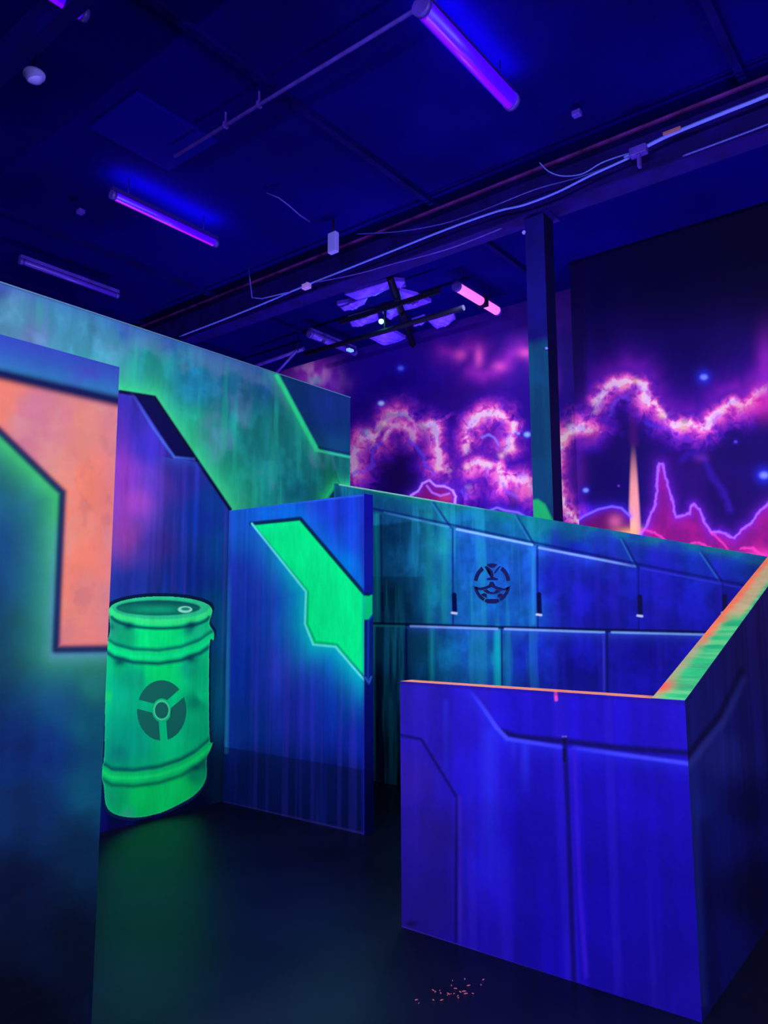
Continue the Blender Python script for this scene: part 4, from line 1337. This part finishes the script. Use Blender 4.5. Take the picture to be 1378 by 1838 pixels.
tl = tube_light(float(a_[0]) * .5 + float(b_[0]) * .5, float(a_[1]), float(b_[1]), LZ, 'unlit lilac tube light with a cyan end, above the pink corner of the mural', tube=M_tube_dim, core=M_tube_dim, watts=0, halo=0, r=.05)
ind = at(628, 629, 2, LZ - .06)
from_bm('indicator', lambda bm: bm_box(bm, ind[0] - .03, ind[0] + .03, ind[1] - .05, ind[1] + .05, ind[2] - .012, ind[2] + .02), M_cyan, tl)
# the same row and the rows behind the viewer
for x, y0, lab in ((1.0, 3.6, 'tube light over the right side of the maze'), (-5.2, -.6, 'tube light left of the viewer'), (-2.2, -.8, 'tube light behind the near panel'), (1.2, -.6, 'tube light over the viewer'),
                   (1.4, 6.5, 'tube light behind the girder on the right')):
    tube_light(x, y0, y0 + 1.2, LZ, lab)

# unseen fill lamps added on the walls behind and beside the viewer, and on the floor behind the partitions
def added_fill(name, loc, rot, length, watts, label, color=LAMP_COLOR, width=.16):
    t = empty(name, loc, rot)
    tag(t, label, 'light')
    L2 = length / 2

    def part(nm, fn, mat):
        bm = bmesh.new()
        fn(bm)
        bmesh.ops.recalc_face_normals(bm, faces=bm.faces)
        me_ = bpy.data.meshes.new(nm)
        bm.to_mesh(me_)
        bm.free()
        me_.materials.append(mat)
        o_ = bpy.data.objects.new(nm, me_)
        o_.parent = t
        COL.objects.link(o_)
    part('housing', lambda bm: bm_box(bm, -L2, L2, -.07, .07, .0, .04), M_housing)
    part('tube', lambda bm: bm_tube(bm, [(-L2 + .03, 0, -.03), (L2 - .03, 0, -.03)], .025, 12), M_tube_v)
    l = bpy.data.lights.new('lamp', 'AREA')
    l.shape = 'RECTANGLE'
    l.size, l.size_y = length - .05, width
    l.energy, l.color = watts, color
    o_ = bpy.data.objects.new('lamp', l)
    COL.objects.link(o_)
    o_.parent = t
    o_.location = (0, 0, -.07)
    o_.visible_camera = False
    return t


H = math.pi / 2
for y_, w_ in ((-1.6, 'nearest the rear corner'), (1.2, 'level with the near panel'), (3.6, 'level with the corner barrier')):
    added_fill('added_wall_fill', (MX1 - .05, y_, 2.7), (0, H, 0), 1.8, SIDE_FILL_WATTS, 'unseen fill light added on the right wall, ' + w_)  # added fill for the walls that face right
for x_, w_ in ((-1.9, 'on its left'), (.8, 'on its right')):
    added_fill('added_wall_fill', (x_, -4.15, 2.7), (H, 0, 0), 1.8, WALL_FILL_WATTS * 1.2, 'unseen fill light added on the wall behind the viewer, ' + w_)  # added frontal fill for the low walls
for x_, w_ in ((-6.2, 'beyond the green wall end'), (-4.2, 'left of the steel column'), (-1.9, 'right of the steel column')):
    added_fill('added_floor_fill', (x_, 6.9, .06), (math.pi, 0, 0), 1.5, UP_FILL_WATTS, 'unseen fill uplight added on the floor behind the ramp partition, ' + w_, (.35, .25, 1.0))  # added uplight for mural, insulation and ceiling

added_fill('added_panel_fill', (-2.52, 1.22, 1.45), (0, H, -.75), 1.2, REAR_FILL_WATTS, 'unseen fill light added on the rear of the near salmon panel, facing the barrel')  # added, hidden by the panel, to brighten barrel and blue wall

# ============================================================ roof opening with foil insulation
M_foil = principled('crinkled_insulation', (.17, .06, .92), .5, .25, noise=.5, scale=3.5, bump=1.0)


def pillow(name, label, quad, bulge, seed, z=5.55):
    """A sagging sheet of insulation between joists: quad in drawing coordinates at ceiling height."""
    q = [np.array(at(x, y, 2, z)) for x, y in quad]
    n = 22

    def fn(bm):
        grid = []
        for j in range(n + 1):
            row = []
            for i in range(n + 1):
                s, t = i / n, j / n
                p = q[0] * (1 - s) * (1 - t) + q[1] * s * (1 - t) + q[2] * s * t + q[3] * (1 - s) * t
                sag = bulge * math.sin(math.pi * s) ** .6 * math.sin(math.pi * t) ** .6
                wr = .018 * math.sin(9 * s + 5 * t + seed) + .012 * math.sin(23 * s - 14 * t + seed * 2)
                row.append(bm.verts.new((p[0], p[1], p[2] + .01 - sag + wr * math.sin(math.pi * s) * math.sin(math.pi * t))))
            grid.append(row)
        up = [[bm.verts.new((v.co.x, v.co.y, z + .06)) for v in row] for row in grid]
        for j in range(n):
            for i in range(n):
                bm.faces.new((grid[j][i], grid[j][i + 1], grid[j + 1][i + 1], grid[j + 1][i])).smooth = True
                bm.faces.new((up[j][i], up[j + 1][i], up[j + 1][i + 1], up[j][i + 1]))
        for i in range(n):
            for g0_, g1_ in (((0, i), (0, i + 1)), ((n, i + 1), (n, i)), ((i + 1, 0), (i, 0)), ((i, n), (i + 1, n))):
                bm.faces.new((grid[g0_[0]][g0_[1]], up[g0_[0]][g0_[1]], up[g1_[0]][g1_[1]], grid[g1_[0]][g1_[1]]))
    o = from_bm(name, fn, M_foil, None, tuple(sum(q) / 4))
    return tag(o, label, 'insulation')


pillow('insulation_sheet', 'long glowing violet insulation strip at the top of the roof opening', [(618, 530), (698, 506), (700, 520), (640, 540)], .05, 1)
pillow('insulation_sheet', 'small violet insulation flap right of the top strip', [(702, 505), (726, 507), (728, 516), (706, 518)], .04, 2)
pillow('insulation_sheet', 'violet insulation wedge right of the dark crossbar', [(716, 524), (748, 532), (774, 544), (724, 560)], .05, 3)
pillow('insulation_sheet', 'violet insulation patch just above the green light', [(684, 560), (712, 555), (716, 566), (694, 572)], .06, 4)
pillow('insulation_sheet', 'broad violet insulation sheet left of the green light', [(624, 574), (676, 560), (680, 576), (632, 588)], .06, 5)
pillow('insulation_sheet', 'brightest lilac insulation bag bulging over the mural below the green light', [(658, 606), (706, 597), (728, 609), (690, 622)], .06, 6)
pillow('insulation_sheet', 'narrow insulation band under the long dark pipe', [(738, 579), (762, 571), (766, 578), (742, 588)], .04, 7)
pillow('insulation_sheet', 'crinkled violet insulation bag at the right end near the pink light', [(768, 578), (814, 564), (818, 574), (784, 592)], .06, 8)
pillow('insulation_sheet', 'faint violet insulation strip at the left of the roof opening', [(604, 548), (660, 536), (654, 548), (618, 560)], .04, 9)

# bars crossing the opening
y_bar = float(at(690, 594, 2, 5.22)[1])
bar = from_bm('sprinkler_pipe', lambda bm: bm_tube(bm, [(float(at(548, 612, 1, y_bar)[0]), y_bar, 5.22), (float(at(832, 552, 1, y_bar)[0]), y_bar, 5.22)], .035, 12), M_dark, None, (-6, y_bar, 5.22))
tag(bar, 'long black pipe crossing below the glowing roof opening', 'pipe')
from_bm('pipe_hanger', lambda bm: bm_box(bm, -6.0, -5.98, y_bar - .01, y_bar + .01, 5.25, CZ), M_dark, bar)
c0, c1 = Vector(at(699, 497, 2, 5.43)), Vector(at(741, 620, 2, 5.43))
cb = from_bm('cross_bar', lambda bm: bm_tube(bm, [c0, c1], .045, 4), M_dark, None, (c0 + c1) / 2)
tag(cb, 'black crossbar dividing the glowing roof opening', 'bar')
c0, c1 = at(640, 548, 2, 5.44), at(790, 558, 2, 5.44)
brn = from_bm('opening_joist', lambda bm: bm_box(bm, float(at(610, 570, 1, 7.2)[0]), float(at(790, 520, 1, 7.2)[0]), 7.17, 7.20, 5.29, 5.35), M_dark, None, (-5.5, 7.2, 5.36))
tag(brn, 'black joist across the middle of the glowing roof opening', 'joist')

# bracing at the corner above the teal wall
s0, s1 = Vector(at(497, 668, 1, 7.6)), Vector(at(534, 628, 1, 7.6))
br = from_bm('brace_strut', lambda bm: bm_tube(bm, [s0 - (s1 - s0) * .5, s1], .022, 10), M_pipe, None, s0)
tag(br, 'slanting violet brace strut rising from behind the teal wall end', 'strut')
from_bm('strut_hanger', lambda bm: bm_tube(bm, [s1, Vector((s1.x, s1.y, CZ))], .008, 8), M_dark, br)
s2, s3 = Vector(at(455, 658, 1, 7.9)), Vector(at(545, 626, 1, 7.9))
br = from_bm('cross_pipe', lambda bm: bm_tube(bm, [s2 - (s3 - s2) * .6, s3], .03, 10), M_pipe, None, s2)
tag(br, 'violet pipe running level behind the slanting brace strut', 'pipe')
from_bm('pipe_hanger', lambda bm: bm_tube(bm, [s3 + (s2 - s3) * .2, Vector(((s3 + (s2 - s3) * .2).x, s3.y, CZ))], .008, 8), M_dark, br)

# green light
gp = Vector(at(684, 577, 2, 5.37))
gl = empty('green_spot_light', gp)
tag(gl, 'small bright green spot light hanging in the roof opening', 'light')
M_green = emitter('green_light', (.25, 1.0, .62), 3.5)


def ball(bm, c, r, n=14):
    bmesh.ops.create_uvsphere(bm, u_segments=n, v_segments=n, radius=r, matrix=Matrix.Translation(c))
    for f in bm.faces: f.smooth = True


from_bm('lens', lambda bm: ball(bm, gp, .035), M_green, gl)
from_bm('lamp_body', lambda bm: bm_tube(bm, [gp + Vector((0, .03, .01)), gp + Vector((0, .14, .03))], .036, 14), M_dark, gl)
from_bm('bracket', lambda bm: bm_box(bm, gp.x - .01, gp.x + .01, gp.y + .08, gp.y + .10, gp.z + .03, CZ), M_dark, gl)
ll = bpy.data.lights.new('green_glow', 'POINT')
ll.energy = 2.2
ll.color = (.1, 1.0, .45)
ll.shadow_soft_size = .03
lo = bpy.data.objects.new('green_glow', ll)
COL.objects.link(lo)
lo.parent = gl
lo.location = (.03, -.08, -.03)

# small fittings scattered in the dark ceiling
for i, (x, y, lab) in enumerate(((145, 380, 'tiny grey pipe fitting between the two leftmost violet tubes'), (1035, 204, 'tiny pale clip above the girder right of the column'))):
    q = at(x, y, 2, 5.5) if i == 0 else at(x, y, 2, 5.56)
    o = from_bm('ceiling_fitting', lambda bm: bm_box(bm, q[0] - .035, q[0] + .035, q[1] - .03, q[1] + .03, q[2] - .02, q[2] + .02), M_pipe, None, q, .004)
    tag(o, lab, 'fitting')
# duct section seen as a bluish patch
q0 = at(285, 275, 2, 5.45)
du = from_bm('duct_panel', lambda bm: bm_box(bm, q0[0] - .35, q0[0] + .35, q0[1] - .45, q0[1] + .35, 5.585, CZ - .001), principled('duct_blue', (.001, .0001, .13), .6, .03), None, (q0[0], q0[1], 5.585), .008)
tag(du, 'flat blue duct panel on the ceiling above the left violet tube', 'duct')

# red flecks on the floor
def flecks(bm):
    rnd = random.Random(4)
    for i in range(26):
        x, y = rnd.gauss(808, 30), rnd.gauss(1778, 13)
        c = at(x, y, 2, .004)
        s = rnd.uniform(.002, .006)
        a = rnd.uniform(0, 3.1)
        vs = [bm.verts.new((c[0] + s * math.cos(a + k * math.pi / 2) * (1.6 if k % 2 else .6), c[1] + s * math.sin(a + k * math.pi / 2) * (1.6 if k % 2 else .6), .003 + .001 * (k == 0))) for k in range(4)]
        up = [bm.verts.new(v.co + Vector((0, 0, .002))) for v in vs]
        bm.faces.new(up)
        bm.faces.new(list(reversed(vs)))
        for k in range(4):
            bm.faces.new((vs[k], vs[(k + 1) % 4], up[(k + 1) % 4], up[k]))


o = from_bm('red_flecks', flecks, principled('red_flecks', (.32, .07, .08), .4, .5), None, at(808, 1778, 2, 0))
tag(o, 'tiny scattered red flecks on the dark floor before the corner barrier', 'flecks', kind='stuff')
